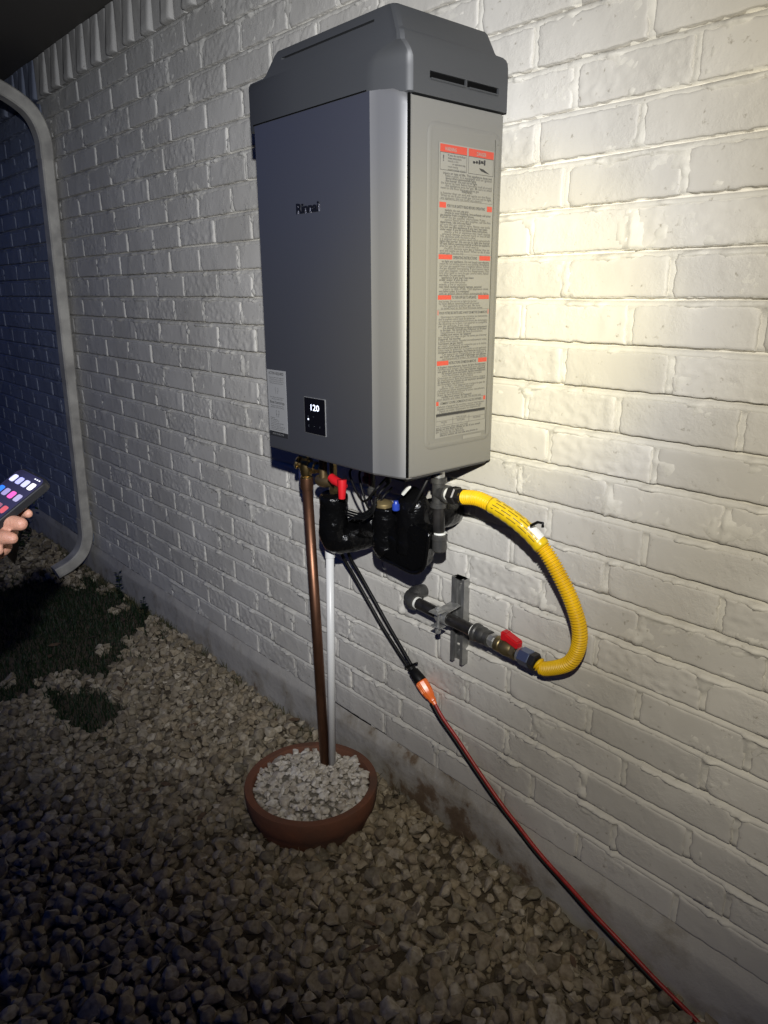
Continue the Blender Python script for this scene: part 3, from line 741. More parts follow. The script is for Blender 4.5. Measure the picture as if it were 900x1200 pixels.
# red isolation handle
v1 = empty('hot_valve', at(384, 566, -.18), 'brass isolation valve with a red T-shaped handle under the left end of the heater', 'valve')
b = MB(); p = at(379, 563, -.178)
b.lathe(p+Vector((-.024, 0, -.002)), (1, .2, 0), [(0, .011), (.008, .015), (.018, .0165), (.028, .0165), (.038, .014), (.050, .011)], 20); b.lathe(p+Vector((0, 0, .0)), (0, 0, 1), [(0, .010), (.08, .010)], 12)
b.build('body', mat('dark_brass', (.28, .20, .10), .4, .9), v1, angle=35)
b = MB(); q = at(388, 560, -.20)
b.tube([q+Vector((0, 0, .002)), q+Vector((.014, 0, -.004)), q+Vector((.036, 0, -.008)), q+Vector((.048, .0, -.014))], [.010, .0115, .0105, .0105], 10)
b.tube([q+Vector((.044, -.002, .004)), q+Vector((.046, -.004, -.018)), q+Vector((.046, -.005, -.040))], [.0115, .010, .008], 10)
b.build('handle', RED, v1, angle=60)
# second insulated pipe and the wrapped trap running to the right
it2 = empty('insulated_trap', (-1.22, -.13, .82), 'bulky black wrapped water pipes with a lipped tray edge under the middle of the heater', 'pipe')
b0 = at(452, 592, -.15); b1 = at(452, 638, -.15)
wrap_tube([b0, (b0+b1)/2, b1, b1+Vector((.004, .004, -.012))], .0300, 2).build('insulation', TAPE, it2, smooth=True)
c0_ = at(486, 596, -.13); c1_ = at(483, 646, -.13)
wrap_tube([c0_+Vector((.004, .02, .012)), c0_, (c0_*.6+c1_*.4), (c0_*.25+c1_*.75), c1_], .0400, 3).build('insulation', TAPE, it2, smooth=True)
wrap_tube([at(451, 618, -.14), at(468, 630, -.135), at(484, 638, -.13)], .033, 4).build('insulation', TAPE, it2, smooth=True)
wrap_tube([at(486, 606, -.125), at(506, 602, -.09), at(522, 600, -.05), at(530, 598, .0)], .034, 5).build('insulation', TAPE, it2, smooth=True)
q = [at(x_, y_, -.165) for x_, y_ in ((440, 634), (442, 650), (463, 661), (484, 671), (496, 666), (500, 652), (503, 624), (478, 612), (455, 618))]
q2 = [a+Vector((-.012, .040, 0)) for a in q]; nq = len(q)
bmm = bmesh.new(); vs = [bmm.verts.new(v_) for v_ in q+q2]
bmm.faces.new(vs[:nq]); bmm.faces.new(vs[nq:][::-1])
for i in range(nq): bmm.faces.new((vs[i], vs[nq+i], vs[nq+(i+1) % nq], vs[(i+1) % nq]))
bmesh.ops.recalc_face_normals(bmm, faces=bmm.faces); bmesh.ops.bevel(bmm, geom=list(bmm.edges), offset=.004, segments=2, affect='EDGES')
MB().bm(bmm).build('tray', TAPE, it2, angle=50)
b = MB(); T = [a+Vector((0, -.001, 0)) for a in q[:7]]
PT = spline(T, 6); b.tube(PT, [.0045]*len(PT), 8); b.build('tray_lip', TAPE, it2, smooth=True)
wrap_tube([at(408, 622, -.11), at(425, 616, -.11), at(446, 612, -.12)], .030, 6).build('insulation', TAPE, it2, smooth=True)
cv2 = empty('cold_valve', at(460, 582, -.15), 'brass hex fitting with a small blue cap among the black pipes under the heater', 'valve')
p = at(450, 592, -.155)
MB().lathe(p-Vector((0, 0, .004)), (0, 0, 1), [(0, .0195), (.004, .021), (.010, .0205), (.014, .015), (.017, .008)], 18).build('body', mat('pale_brass', (.55, .42, .20), .4, .85), cv2, angle=30)
p = at(464, 594, -.18); MB().lathe(p-Vector((0, 0, .008)), (0, 0, 1), [(0, .007), (.002, .0085), (.013, .0085), (.016, .006), (.022, .005)], 14).build('blue_cap', mat('blue_vinyl', (.02, .05, .32), .3), cv2, angle=35)
# little fittings and wires below the pan
wr = empty('wire_bundle', at(430, 575, -.14), 'thin black control wires looping under the heater between the two insulated pipes', 'wires')
for k in range(3):
    a = at(410+k*11, 556+k*2, -.17+.012*k); e_ = at(440+k*4, 574+(k % 3)*5, -.19+.014*k)
    mid = (a+e_)/2+Vector((0, 0, -.045-.012*(k % 4)))
    MB().tube(wpath(a+Vector((0, .02, .02)), a, mid, e_, e_+Vector((0, .03, .02))), .0028, 8).build('wire', BLACK_RUBBER, wr, smooth=True)
for k in range(3):
    a = at(406, 598+3*k, -.19); e_ = at(441, 582+4*k, -.19)
    MB().tube(wpath(a, at(424, 602+3*k, -.195), at(436, 594+4*k, -.195), e_), .0026, 8).build('wire', BLACK_RUBBER, wr, smooth=True)
MB().tube([at(501, 562, -.16), at(489, 585, -.16), at(481, 600, -.17)], .0035, 8).build('wire', BLACK_RUBBER, wr, smooth=True)
tg = MB(); q = at(472, 579, -.19); q2 = at(480, 570, -.19); d = (q2-q).normalized()
tg.tube([q, q2], .0042, 4); tg.build('wire_tag', TEFLON, wr)
for (x_, y_, r_, l_) in ((455, 566, .007, .035), (431, 566, .013, .03), (436, 580, .011, .03)):
    p = at(x_, y_, -.15); MB().lathe(p, (0, 0, 1), [(0, r_*.8), (.004, r_), (l_*.5, r_), (l_*.55, r_*.7), (l_+.03, r_*.7)], 12).build('gland', IRON, wr, angle=30)

# ------------------------------------------------------------------ gas tee with drip leg
YT = -.135
gt = empty('gas_tee', at(514, 575, YT), 'dark iron gas tee with a capped drip leg under the right end of the heater', 'gas fitting')
tc = at(514, 577, YT); U = Vector((0, 0, 1))
HD = (at(545, 583, -.145)-tc).normalized()
b = MB(); b.lathe(tc-U*.033, U, [(0, .0145), (.001, .0172), (.011, .0172), (.012, .0142), (.054, .0142), (.055, .0172), (.066, .0172), (.067, .0145)], 24)
b.lathe(tc, HD, [(0, .0150), (.022, .0150), (.023, .0185), (.032, .0185), (.033, .015)], 24); b.build('tee', IRON, gt, angle=35)
MB().lathe(tc+U*.034, U, [(0, .0125), (.06, .0125)], 20).build('nipple', STEEL, gt, angle=35)
lo = at(515, 634, YT); ln = (tc.z-.033)-lo.z
MB().lathe(tc-U*.032, lo-tc, [(0, .0128), (ln, .0128)], 20).build('nipple', BLACKPIPE, gt, angle=35)
MB().lathe(lo+U*.016, -U, [(0, .0155), (.002, .0172), (.012, .0172), (.0135, .0158), (.036, .0158), (.040, .012)], 24).build('cap', IRON, gt, angle=35)
MB().lathe(lo+U*.0165, U, [(0, .0135), (.004, .0135)], 20).build('thread_seal', TEFLON, gt)

# ------------------------------------------------------------------ yellow gas hose
hz = empty('gas_hose', at(600, 610, -.13), 'yellow corrugated flexible gas hose looping from the iron tee down to the red-handled valve', 'hose')
h0 = tc+HD*.034
MB().lathe(h0-HD*.002, HD, [(0, .0140), (.010, .0140)], 20).build('thread_seal', TEFLON, hz)
MB().lathe(h0+HD*.008, HD, [(0, .0165), (.002, .0195), (.020, .0195), (.022, .0165), (.030, .0165), (.032, .0175), (.040, .0170)], 6).build('union_nut', mat('dark_nut', (.055, .052, .05), .35, .7), hz, angle=30)
hs = h0+HD*.044
HP = [hs, at(562, 585, -.145), at(590, 600, -.140), at(615, 619, -.132), at(637, 643, -.122), at(655, 673, -.110), at(670, 705, -.098), at(679, 737, -.088), at(677, 761, -.080), at(665, 778, -.078)]
YP = -.064; _pa = at(484, 704, YP); _pb = at(556, 740, YP); _pd = (_pb-_pa).normalized(); _qe = _pb+_pd*.176
HP += [_qe+_pd*.020+Vector((0, 0, -.004)), _qe]
P0 = spline(HP, 40)
# resample evenly
L_ = [0]
for a, c in zip(P0, P0[1:]): L_.append(L_[-1]+(c-a).length)
tot = L_[-1]; step = .00088; P = []; R = []; i = 0; s_ = 0
while s_ < tot:
    while L_[i+1] < s_: i += 1
    f = (s_-L_[i])/max(1e-9, L_[i+1]-L_[i]); P.append(P0[i].lerp(P0[i+1], f))
    R.append(.0133+.0021*math.cos(2*math.pi*s_/.0058)); s_ += step
MB().tube(P, R, 20).build('corrugated_tube', YELLOW, hz, smooth=True)
# clear yellow sleeve with printing and a paper tag
i0, i1 = int(len(P)*.13), int(len(P)*.36)
PS = P[i0:i1:6]
sv = MB().tube(PS, [.0160+.0006*math.sin(k*1.9) for k in range(len(PS))], 18)
sm = mat('yellow_sleeve', (.66, .45, .01), .28, bump=(160, .5, .002))
sv.build('label_sleeve', sm, hz, smooth=True)
# printed lines along the sleeve
for ang in (-.9, -.5, -.1, .3):
    b = MB(); Q = PS[2:-2]; NV = []
    for k in range(len(Q)-1):
        T = (Q[k+1]-Q[k]).normalized(); C_ = (CO-Q[k]).normalized(); B = T.cross(C_).normalized(); N = B.cross(T)
        d_ = (N*math.cos(ang)+B*math.sin(ang)); e_ = (N*math.cos(ang+.09)+B*math.sin(ang+.09))
        NV.append((Q[k]+d_*.01690, Q[k]+e_*.01690, T))
    for k in range(0, len(NV)-1):
        if (k*7+int(ang*10)) % 5 == 0: continue
        b.quad(NV[k][0], NV[k+1][0], NV[k+1][1], NV[k][1])
    b.build('print_line', mat('brown_print', (.12, .08, .01), .5), hz)
k = i1-50; T = (P[k+30]-P[k]).normalized(); C_ = (CO-P[k]).normalized(); B = T.cross(C_).normalized(); N = B.cross(T)
b = MB(); V = []
for i in range(5):
    for a_ in (-1.25, -.9, -.55, -.2):
        V.append(P[k+i*9]+(N*math.cos(a_)+B*math.sin(a_))*(.0173))
b.add(V, [(i*4+j, i*4+j+1, (i+1)*4+j+1, (i+1)*4+j) for i in range(4) for j in range(3)]); b.build('paper_tag', mat('white_tag', (.75, .75, .72), .5), hz, smooth=True)
e0 = P[i1]+Vector((.012, 0, .016))
b = MB(); b.tube([at(622, 616, -.150), at(630, 612, -.150), at(636, 613, -.150), at(636, 618, -.150)], .0028, 8); b.build('tie_clip', BLACK_RUBBER, hz, smooth=True)

# ------------------------------------------------------------------ gas supply line on the wall
YP = -.064
gl = empty('gas_supply_pipe', at(530, 722, YP), 'black iron gas pipe leaving the wall at an elbow, clamped to the metal channel', 'pipe')
pa = at(484, 704, YP); pb = at(556, 740, YP)
PD = (pb-pa).normalized()
b = MB(); b.tube(spline([Vector((pa.x-.022, .004, pa.z+.004)), Vector((pa.x-.022, -.040, pa.z+.004)), Vector((pa.x-.018, YP+.008, pa.z+.002)), pa-PD*.006, pa+PD*.006], 8), [.0165]*33, 22)
b.lathe(pa+PD*.0, PD, [(0, .0195), (.001, .0205), (.012, .0205), (.013, .018)], 24); b.lathe(Vector((pa.x-.022, -.038, pa.z+.004)), (0, 1, 0), [(0, .0195), (.013, .0205), (.014, .017)], 24)
b.build('elbow', IRON, gl, angle=35)
MB().lathe(pa+PD*.012, PD, [(0, .0150), (.007, .0150)], 20).build('thread_seal', TEFLON, gl)
le = (pb-pa).length
MB().lathe(pa, PD, [(0, .0142), (le+.01, .0142)], 24).build('pipe', BLACKPIPE, gl, angle=35)
MB().lathe(pb-PD*.004, PD, [(0, .0158), (.004, .0158)], 20).build('thread_seal', TEFLON, gl)
b = MB(); b.lathe(pb, PD, [(0, .0185), (.002, .0215), (.010, .0215), (.013, .0190), (.022, .0200), (.026, .0200), (.034, .0170), (.036, .0185), (.045, .0185), (.046, .0165)], 24); b.build('coupling', IRON, gl, angle=35)
q = pb+PD*.046
MB().lathe(q, PD, [(0, .0135), (.004, .0135), (.0045, .0165), (.014, .0165), (.0145, .0120), (.022, .0120)], 8).build('nipple', STEEL, gl, angle=35)
q = q+PD*.020
bv = empty('gas_ball_valve', q+PD*.02, 'brass gas ball valve with short red handle at the end of the iron pipe', 'valve')
b = MB(); b.lathe(q, PD, [(0, .0165), (.001, .0175), (.012, .0175), (.014, .0160), (.020, .0185), (.030, .0190), (.040, .0175), (.044, .0160)], 24)
b.lathe(q+PD*.044, PD, [(0, .0178), (.012, .0178)], 6); b.lathe(q+PD*.028+U*.010, U, [(0, .008), (.016, .007)], 14)
b.build('body', mat('tarnished_brass', (.30, .235, .12), .42, .85, var=(80, (.20, .155, .08))), bv, angle=35)
b = MB(); hb = q+PD*.028+U*.026
X2 = Vector((PD.x, 0, 0)).normalized()
def obox(c, ex, ey, ez, bev=.002):
    bm_ = bmesh.new(); bmesh.ops.create_cube(bm_, size=1)
    for v_ in bm_.verts: v_.co = c+ex*v_.co.x+ey*v_.co.y+ez*v_.co.z
    bmesh.ops.bevel(bm_, geom=list(bm_.edges), offset=bev, segments=2, affect='EDGES'); return bm_
b.bm(obox(hb+Vector((-.004, 0, .001)), Vector((.018, 0, 0)), Vector((0, .020, 0)), Vector((0, 0, .022)), .003))
b.bm(obox(hb+Vector((.018, -.003, -.001)), Vector((.036, 0, -.010)), Vector((0, .022, 0)), Vector((.002, 0, .017)), .003))
b.build('handle', RED, bv, angle=30)
q = q+PD*.056
MB().lathe(q-PD*.001, PD, [(0, .0125), (.008, .0125)], 16).build('nipple', BLACKPIPE, bv, angle=35)
hn = empty('hose_end_fitting', q+PD*.02, 'blue-grey zinc hex adapter joining the ball valve to the yellow hose', 'fitting')
MB().lathe(q+PD*.005, PD, [(0, .0160), (.005, .0165)], 20).build('thread_seal', STEEL, hn, angle=35)
b = MB(); b.lathe(q+PD*.010, PD, [(0, .0165), (.002, .0195), (.026, .0195), (.028, .017)], 6); b.build('hex_adapter', mat('blue_zinc', (.20, .24, .36), .30, .8), hn, angle=30)
b = MB(); b.lathe(q+PD*.037, (P[-1]-(q+PD*.037)).normalized() if (P[-1]-(q+PD*.037)).length > .004 else PD, [(0, .0165), (.002, .0195), (.014, .0195), (.016, .0165)], 6); b.build('union_nut', MATS['dark_nut'], hn, angle=30)

# metal channel
st = empty('metal_channel', (-1.058, -.02, .62), 'short upright length of grey metal strut channel screwed to the brick below the heater', 'channel')
zt_, zb_ = at(535, 681, -.04).z, at(533, 781, -.04).z
cxm = -1.088; w2, dp, lip, t = .0200, .021, .0085, .0022
sec = [(-w2, -.004), (-w2, -dp-.004), (-w2+lip, -dp-.004), (-w2+lip, -dp+.004), (-w2+lip-t, -dp+.004), (-w2+lip-t, -dp-.004+t), (-w2+t, -dp-.004+t), (-w2+t, -.004-t),
       (w2-t, -.004-t), (w2-t, -dp-.004+t), (w2-lip+t, -dp-.004+t), (w2-lip+t, -dp+.004), (w2-lip, -dp+.004), (w2-lip, -dp-.004), (w2, -dp-.004), (w2, -.004)]
n = len(sec); V = [(cxm+x_, y_, z_) for z_ in (zb_, zt_) for x_, y_ in sec]
bmm = bmesh.new(); vs = [bmm.verts.new(v_) for v_ in V]
for i in range(n): bmm.faces.new((vs[i], vs[(i+1) % n], vs[n+(i+1) % n], vs[n+i]))
bmm.faces.new(vs[:n][::-1]); bmm.faces.new(vs[n:]); bmesh.ops.triangulate(bmm, faces=[f_ for f_ in bmm.faces if len(f_.verts) > 4])
MB().bm(bmm).build('channel', mat('strut_steel', (.40, .40, .39), .42, .8, var=(30, (.28, .28, .27))), st)
for dz_ in (.022, zt_-zb_-.03):
    MB().lathe((cxm, -.006, zb_+dz_), (0, -1, 0), [(0, .011), (.002, .011), (.0025, .008), (.007, .008)], 6).build('screw', STEEL, st)
# strut clamp
cl = empty('pipe_clamp', at(519, 722, YP), 'galvanised pipe clamp with a bolt holding the iron pipe to the channel', 'clamp')
cc = Vector((cxm-.004, YP, pa.z+(pb.z-pa.z)*((cxm-.004-pa.x)/(pb.x-pa.x))))
b = MB(); V = []; Fc = []
arc = []
for k in range(19):
    a_ = math.radians(90-k*10*1.0) ; arc.append((-math.cos(math.radians(-90+k*10)), math.sin(math.radians(-90+k*10))))
for sx in (-.016, .016):
    for rr_ in (.0150, .0175):
        V.append(Vector((cc.x+sx, -.026, cc.z-.020-(rr_-.015))))
        for cy_, sz_ in arc: V.append(Vector((cc.x+sx, cc.y+cy_*rr_, cc.z+sz_*rr_)))
        V.append(Vector((cc.x+sx, -.026, cc.z+.020+(rr_-.015))))
n = len(arc)+2
for i in range(n-1):
    Fc += [(n+i, n+i+1, 3*n+i+1, 3*n+i), (i, i+1, 2*n+i+1, 2*n+i), (i, i+1, n+i+1, n+i), (2*n+i, 2*n+i+1, 3*n+i+1, 3*n+i)]
b.add(V, Fc); b.build('strap', STEEL, cl, angle=40)
b = MB(); b.bm(obox(cc+Vector((.000, -.024, .020)), Vector((.030, 0, 0)), Vector((0, .026, 0)), Vector((0, .006, .003)), .001)); b.build('ear', STEEL, cl, angle=40)
b = MB(); b.bm(obox(cc+Vector((0, -.020, -.018)), Vector((.030, 0, 0)), Vector((0, .022, 0)), Vector((0, 0, .003)), .001))
b.build('ear', STEEL, cl, angle=40)
MB().tube([cc+Vector((.002, -.024, .034)), cc+Vector((.002, -.022, -.036))], .0033, 8).lathe(cc+Vector((.002, -.0235, .024)), (0, 0, 1), [(0, .007), (.006, .007)], 6).lathe(cc+Vector((.002, -.0225, -.034)), (0, 0, 1), [(0, .007), (.008, .007)], 6).build('bolt', STEEL, cl, angle=40)

# ------------------------------------------------------------------ cords
pc = empty('power_cord', at(440, 715, -.03), 'doubled black power cord hanging from the heater to the glowing orange connector', 'cord')
for k, dx in enumerate((0, 1)):
    o_ = 8.0*k
    C = [at(396+o_*1.2, 625, -.10), at(401+o_, 650, -.075), at(413+o_, 672, -.055), at(427+o_, 697, -.04), at(446+o_*1.0, 731, -.032), at(464+o_*.75, 760-1.5*k, -.030), at(479+o_*.5, 783-2*k, -.030)]
    MB().tube(spline(C, 8), .0046, 12).build('cable', BLACK_RUBBER, pc, smooth=True)
p = at(481, 782, -.032); q = at(493, 798, -.032); d = (q-p).normalized()
MB().lathe(p, d, [(0, .0075), (.003, .0115), (.010, .0105), (.014, .0135), ((q-p).length, .0160), ((q-p).length+.002, .0150)], 12).build('plug', BLACK_RUBBER, pc, angle=35)
MB().tube([at(475, 782, -.03), at(483, 779, -.034), at(489, 777, -.034)], .0028, 6).build('cable_tie', BLACK_RUBBER, pc, smooth=True)
ex = empty('extension_cord', at(560, 900, -.02), 'red and black extension cord with lit orange connector running down to the gravel', 'cord')
q1 = at(508, 822, -.030); d = (q1-q).normalized(); ln = (q1-q).length
GL = mat('lit_orange_plastic', (.75, .16, .03), .25, emit=((1.0, .16, .03), .12))
MB().lathe(q+d*.001, d, [(0, .0150), (.003, .0165), (ln*.25, .0162), (ln*.50, .0150), (ln*.72, .0125), (ln*.80, .0098), (ln*.95, .0092), (ln*1.0, .0066), (ln*1.12, .0058)], 10).build('connector', GL, ex, angle=25)
for k in (-1, 0, 1):
    s0 = q+d*.006; sd = d.cross(Vector((0, -1, 0))).normalized()
    MB().tube([s0+sd*.006*k+Vector((0, -.0153+abs(k)*.0020, 0)), s0+d*ln*.42+sd*.0055*k+Vector((0, -.0142+abs(k)*.0018, 0))], .0014, 6).build('connector_rib', mat('pale_orange', (.85, .45, .30), .3, emit=((1.0, .35, .15), .45)), ex, smooth=True)
E = [q1, at(519, 842, -.030), at(537, 868, -.026), at(560, 902, -.022), at(585, 938, -.018), at(612, 973, -.018), at(640, 1008, -.020), at(672, 1044, -.026), at(700, 1075, -.030), at(730, 1107, -.032), at(765, 1143, -.034), at(810, 1189, -.038), at(850, 1232, -.050), Vector((-.2, -.12, .03)), Vector((.2, -.2, .03))]
PX = spline(E, 12); PX = [p_+Vector((0, min(0, .003*noise.noise(p_*9)), .004*noise.noise(p_*7+Vector((3, 0, 0))))) for p_ in PX]
MB().tube(PX, .0044, 12).build('red_cable', mat('red_cable', (.42, .03, .026), .4, var=(60, (.26, .02, .016))), ex, smooth=True)
PX2 = [p_+Vector((-.0105, .002, -.0090)) for p_ in PX]
MB().tube(PX2, .0056, 10).build('black_cable', BLACK_RUBBER, ex, smooth=True)

# ------------------------------------------------------------------ planter with white stones
PC = Vector((-1.408, -.240, 0)); PR = .178; PH = .098
pt = empty('planter', PC, 'low round terracotta planter bowl standing on the gravel under the water heater', 'planter')
TERRA = mat('terracotta', (.185, .068, .034), .85, bump=(60, .6, .003), var=(9, (.115, .058, .036)))
prof = [(0, .157), (.02, .164), (.035, .169), (.040, .173), (.06, .177), (PH-.006, .1800), (PH-.001, .1785), (PH, .1740), (PH-.001, .1600), (PH-.006, .1570), (.070, .155), (.06, .150), (.055, .02)]
seg = 72; V = []
for t_, r_ in prof:
    for k in range(seg):
        a_ = 2*math.pi*k/seg; V.append(PC+Vector((math.cos(a_)*r_, math.sin(a_)*r_, t_-.004+.0012*noise.noise(Vector((math.cos(a_)*2, math.sin(a_)*2, t_*9))))))
n = len(prof)
Fc = [(i*seg+k, i*seg+(k+1) % seg, (i+1)*seg+(k+1) % seg, (i+1)*seg+k) for i in range(n-1) for k in range(seg)]+[tuple(range(seg))[::-1], tuple((n-1)*seg+k for k in range(seg))]
MB().add(V, Fc).build('bowl', TERRA, pt, angle=35)

def rock(seed, sub=2, cuts=9, flat=.62):
    """crushed stone: the hull of a few random points, its edges worn by a small bevel"""
    r = random.Random(seed); bmm = bmesh.new(); n_ = {2: 15, 1: 11}[sub]
    sx, sy = r.uniform(.85, 1.2), r.uniform(.6, .95)
    for _ in range(n_):
        d_ = Vector((r.gauss(0, 1), r.gauss(0, 1), r.gauss(0, 1))).normalized()*r.uniform(.42, .56)
        bmm.verts.new((d_.x*sx, d_.y*sy, d_.z*flat*1.15))
    h_ = bmesh.ops.convex_hull(bmm, input=list(bmm.verts))
    bmesh.ops.delete(bmm, geom=[e for e in h_['geom_interior'] if isinstance(e, bmesh.types.BMVert)], context='VERTS')
    if sub == 2:
        bmesh.ops.bevel(bmm, geom=list(bmm.edges), offset=.035, segments=1, affect='EDGES')
        bmesh.ops.triangulate(bmm, faces=list(bmm.faces))
        bmesh.ops.subdivide_edges(bmm, edges=[e for e in bmm.edges if e.calc_length() > .16], cuts=1, use_grid_fill=True)
        for v in bmm.verts: v.co += v.co.normalized()*noise.fractal(v.co*5+Vector((seed*5, 0, 0)), 1, 2, 3)*.045
    me = bpy.data.meshes.new('rock'); bmesh.ops.recalc_face_normals(bmm, faces=bmm.faces); bmm.to_mesh(me); bmm.free()
    me.polygons.foreach_set('use_smooth', [True]*len(me.polygons)); me.set_sharp_from_angle(angle=math.radians(28))
    return me
RK = [rock(i, 2) for i in range(26)]; RKL = [rock(100+i, 1, 7) for i in range(16)]
for q_ in RK+RKL: q_.materials.append(GRAVEL)
RW = []
for i in range(12):
    q_ = rock(200+i, 2, 6, .5); q_.materials.append(WHITE_STONE); RW.append(q_)
fill = empty('stone_fill', PC+Vector((0, 0, .06)), 'heap of small white stones filling the terracotta planter around the two pipes', 'stones')
b = MB(); dv_ = [PC+Vector((math.cos(k*math.pi/20)*.153, math.sin(k*math.pi/20)*.153, .074)) for k in range(40)]
b.add(dv_+[PC+Vector((0, 0, .084))], [(k, (k+1) % 40, 40) for k in range(40)]); b.build('grit', mat('white_grit', (.30, .275, .23), .9, bump=(160, 1, .006), var=(120, (.16, .14, .11))), fill, smooth=True)
ST = []
tries = 0
while len(ST) < 298 and tries < 60000:
    tries += 1
    a_ = random.uniform(0, 2*math.pi); r_ = .152*math.sqrt(random.random()); s_ = random.uniform(.030, .048) if len(ST) < 70 else random.uniform(.014, .032)
    x_, y_ = r_*math.cos(a_), r_*math.sin(a_)
    if all(math.hypot(x_-b_[0], y_-b_[1]) > (s_+b_[2])*.23 for b_ in ST): ST.append((x_, y_, s_))
for x_, y_, s_ in ST:
    o = bpy.data.objects.new('stone', RW[random.randrange(12)]); COL.objects.link(o); o.parent = fill
    rr_ = math.hypot(x_, y_)
    o.location = (x_, y_, .023+.012*(1-rr_/.15)+random.uniform(-.006, .006)); o.scale = (s_, s_, s_)
    o.rotation_euler = (random.uniform(-.5, .5), random.uniform(-.5, .5), random.uniform(0, 6.3))

# ------------------------------------------------------------------ gravel
def patch(x, y):                            # where grass grows instead of stones
    c = px((x, y, 0)); u, v = c[0], c[1]
    a = ((u-70)/100)**2+((v-735)/48)**2
    return a
GR1 = lambda x, y: ((x+3.15)/.57)**2+((y+.50)/.49)**2
GR2 = lambda x, y: ((x+2.33)/.17)**2+((y+.52)/.09)**2
items = []; cell = {}
CS = .035
def ok(x, y, s):
    ci, cj = int(x//CS), int(y//CS)
    for a in range(ci-1, ci+2):
        for b_ in range(cj-1, cj+2):
            for (x2, y2, s2) in cell.get((a, b_), ()):
                if math.hypot(x-x2, y-y2) < (s+s2)*SPF: return False
    return True
def sample(x0, x1, y0, y1, N, smin, smax, lift):
    c = 0
    for _ in range(N):
        x = random.uniform(x0, x1); y = random.uniform(y0, y1); s = random.triangular(smin, smax, smin+.006)
        if math.hypot(x-PC.x, y-PC.y) < .165: continue
        g1 = min(GR1(x, y), GR2(x, y))
        if g1 < 1+.8*noise.noise(Vector((x*9, y*9, 0))): continue
        if y > -.012-s*.3: continue
        if x < -3.35 and random.random() < .55: continue
        if not ok(x, y, s): continue
        cell.setdefault((int(x//CS), int(y//CS)), []).append((x, y, s))
        items.append((x, y, s, lift))
SPF = .30
sample(-5.2, .5, -1.9, 0, 42000, .026, .062, 0)
cell = {}
sample(-4.4, .3, -1.8, 0, 24000, .020, .054, .016)
cell = {}; SPF = .42
sample(-3.6, .2, -1.6, 0, 16000, .007, .018, .004)
near = []; far = []
for x, y, s, l in items:
    q = px((x, y, 0)); vis = q[2] > 0 and -10 < q[0] < 910 and q[1] < 1215
    if q[2] > 0 and (q[0] < -150 or q[0] > 1050 or q[1] > 1450): 
        if random.random() < .5: continue
    size = s/q[2] if vis else 0
    z = gz(x, y)+s*.16+l+random.uniform(-.003, .004)
    rot = Euler((random.uniform(-.45, .45), random.uniform(-.45, .45), random.uniform(0, 6.28)))
    (near if vis else far).append((size, x, y, z, s*1.12, rot, q[2]))
near.sort(key=lambda a: -a[0])
gb = ground
for size, x, y, z, s, rot, d_ in near[:300]:
    o = bpy.data.objects.new('stone', RK[random.randrange(26)]); COL.objects.link(o); o.parent = gb
    o.location = (x, y, z); o.scale = (s, s, s); o.rotation_euler = rot
its = []
for size, x, y, z, s, rot, d_ in near[300:]+far:
    me = RK[random.randrange(26)] if (size and d_ < 2.6) else RKL[random.randrange(16)]
    its.append((me, Matrix.LocRotScale(Vector((x, y, z)), rot, Vector((s, s, s)))))
me = join_meshes(its)
gv = link('gravel', me, GRAVEL, smooth=True, angle=34)
tag(gv, 'bed of tan crushed gravel stones covering the ground along the wall', 'gravel', kind='stuff')
print('stones', len(items), 'tris', len(me.polygons))

# ------------------------------------------------------------------ grass and weeds
def blades(spots, hmin, hmax, wd=.0022):
    V = []; Fc = []
    for x, y in spots:
        hh = random.uniform(hmin, hmax); a = random.uniform(0, 6.28); ln_ = random.uniform(.1, .7)*hh
        dx, dy = math.cos(a), math.sin(a); w_ = wd*random.uniform(.6, 1.3); z0 = gz(x, y)
        n = len(V)
        for t_ in (0, .5, 1):
            ww = w_*(1-t_*.9); ox, oy = dx*ln_*t_*t_, dy*ln_*t_*t_
            V += [(x+ox-dy*ww, y+oy+dx*ww, z0+hh*(t_-.25*t_*t_)), (x+ox+dy*ww, y+oy-dx*ww, z0+hh*(t_-.25*t_*t_))]
        Fc += [(n, n+1, n+3, n+2), (n+2, n+3, n+5, n+4)]
    return mesh(V, Fc)
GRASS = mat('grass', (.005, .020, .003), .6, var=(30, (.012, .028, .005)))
sp = []
while len(sp) < 14000:
    x, y = random.uniform(-4.6, -2.0), random.uniform(-1.4, -.01)
    v_ = min(GR1(x, y), GR2(x, y))
    if v_ < 1.15+1.0*noise.noise(Vector((x*9, y*9, 0)))+.5*random.random(): sp.append((x, y))
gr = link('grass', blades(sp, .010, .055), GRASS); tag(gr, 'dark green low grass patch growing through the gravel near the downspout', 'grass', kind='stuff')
sp = []
for _ in range(110):
    cx_ = random.uniform(-4.3, -1.9) if random.random() < .8 else random.uniform(-1.9, -.9)
    for k in range(14): sp.append((cx_+random.gauss(0, .012), -.02+random.gauss(0, .008)-abs(random.gauss(0, .01))))
sp = [(x, min(y, -.008)) for x, y in sp]
wd = link('wall_foot_grass', blades(sp, .02, .07, .0016), mat('dry_grass', (.10, .085, .035), .7, var=(30, (.045, .05, .02)))); tag(wd, 'thin dry grass tufts along the foot of the painted wall', 'grass', kind='stuff')
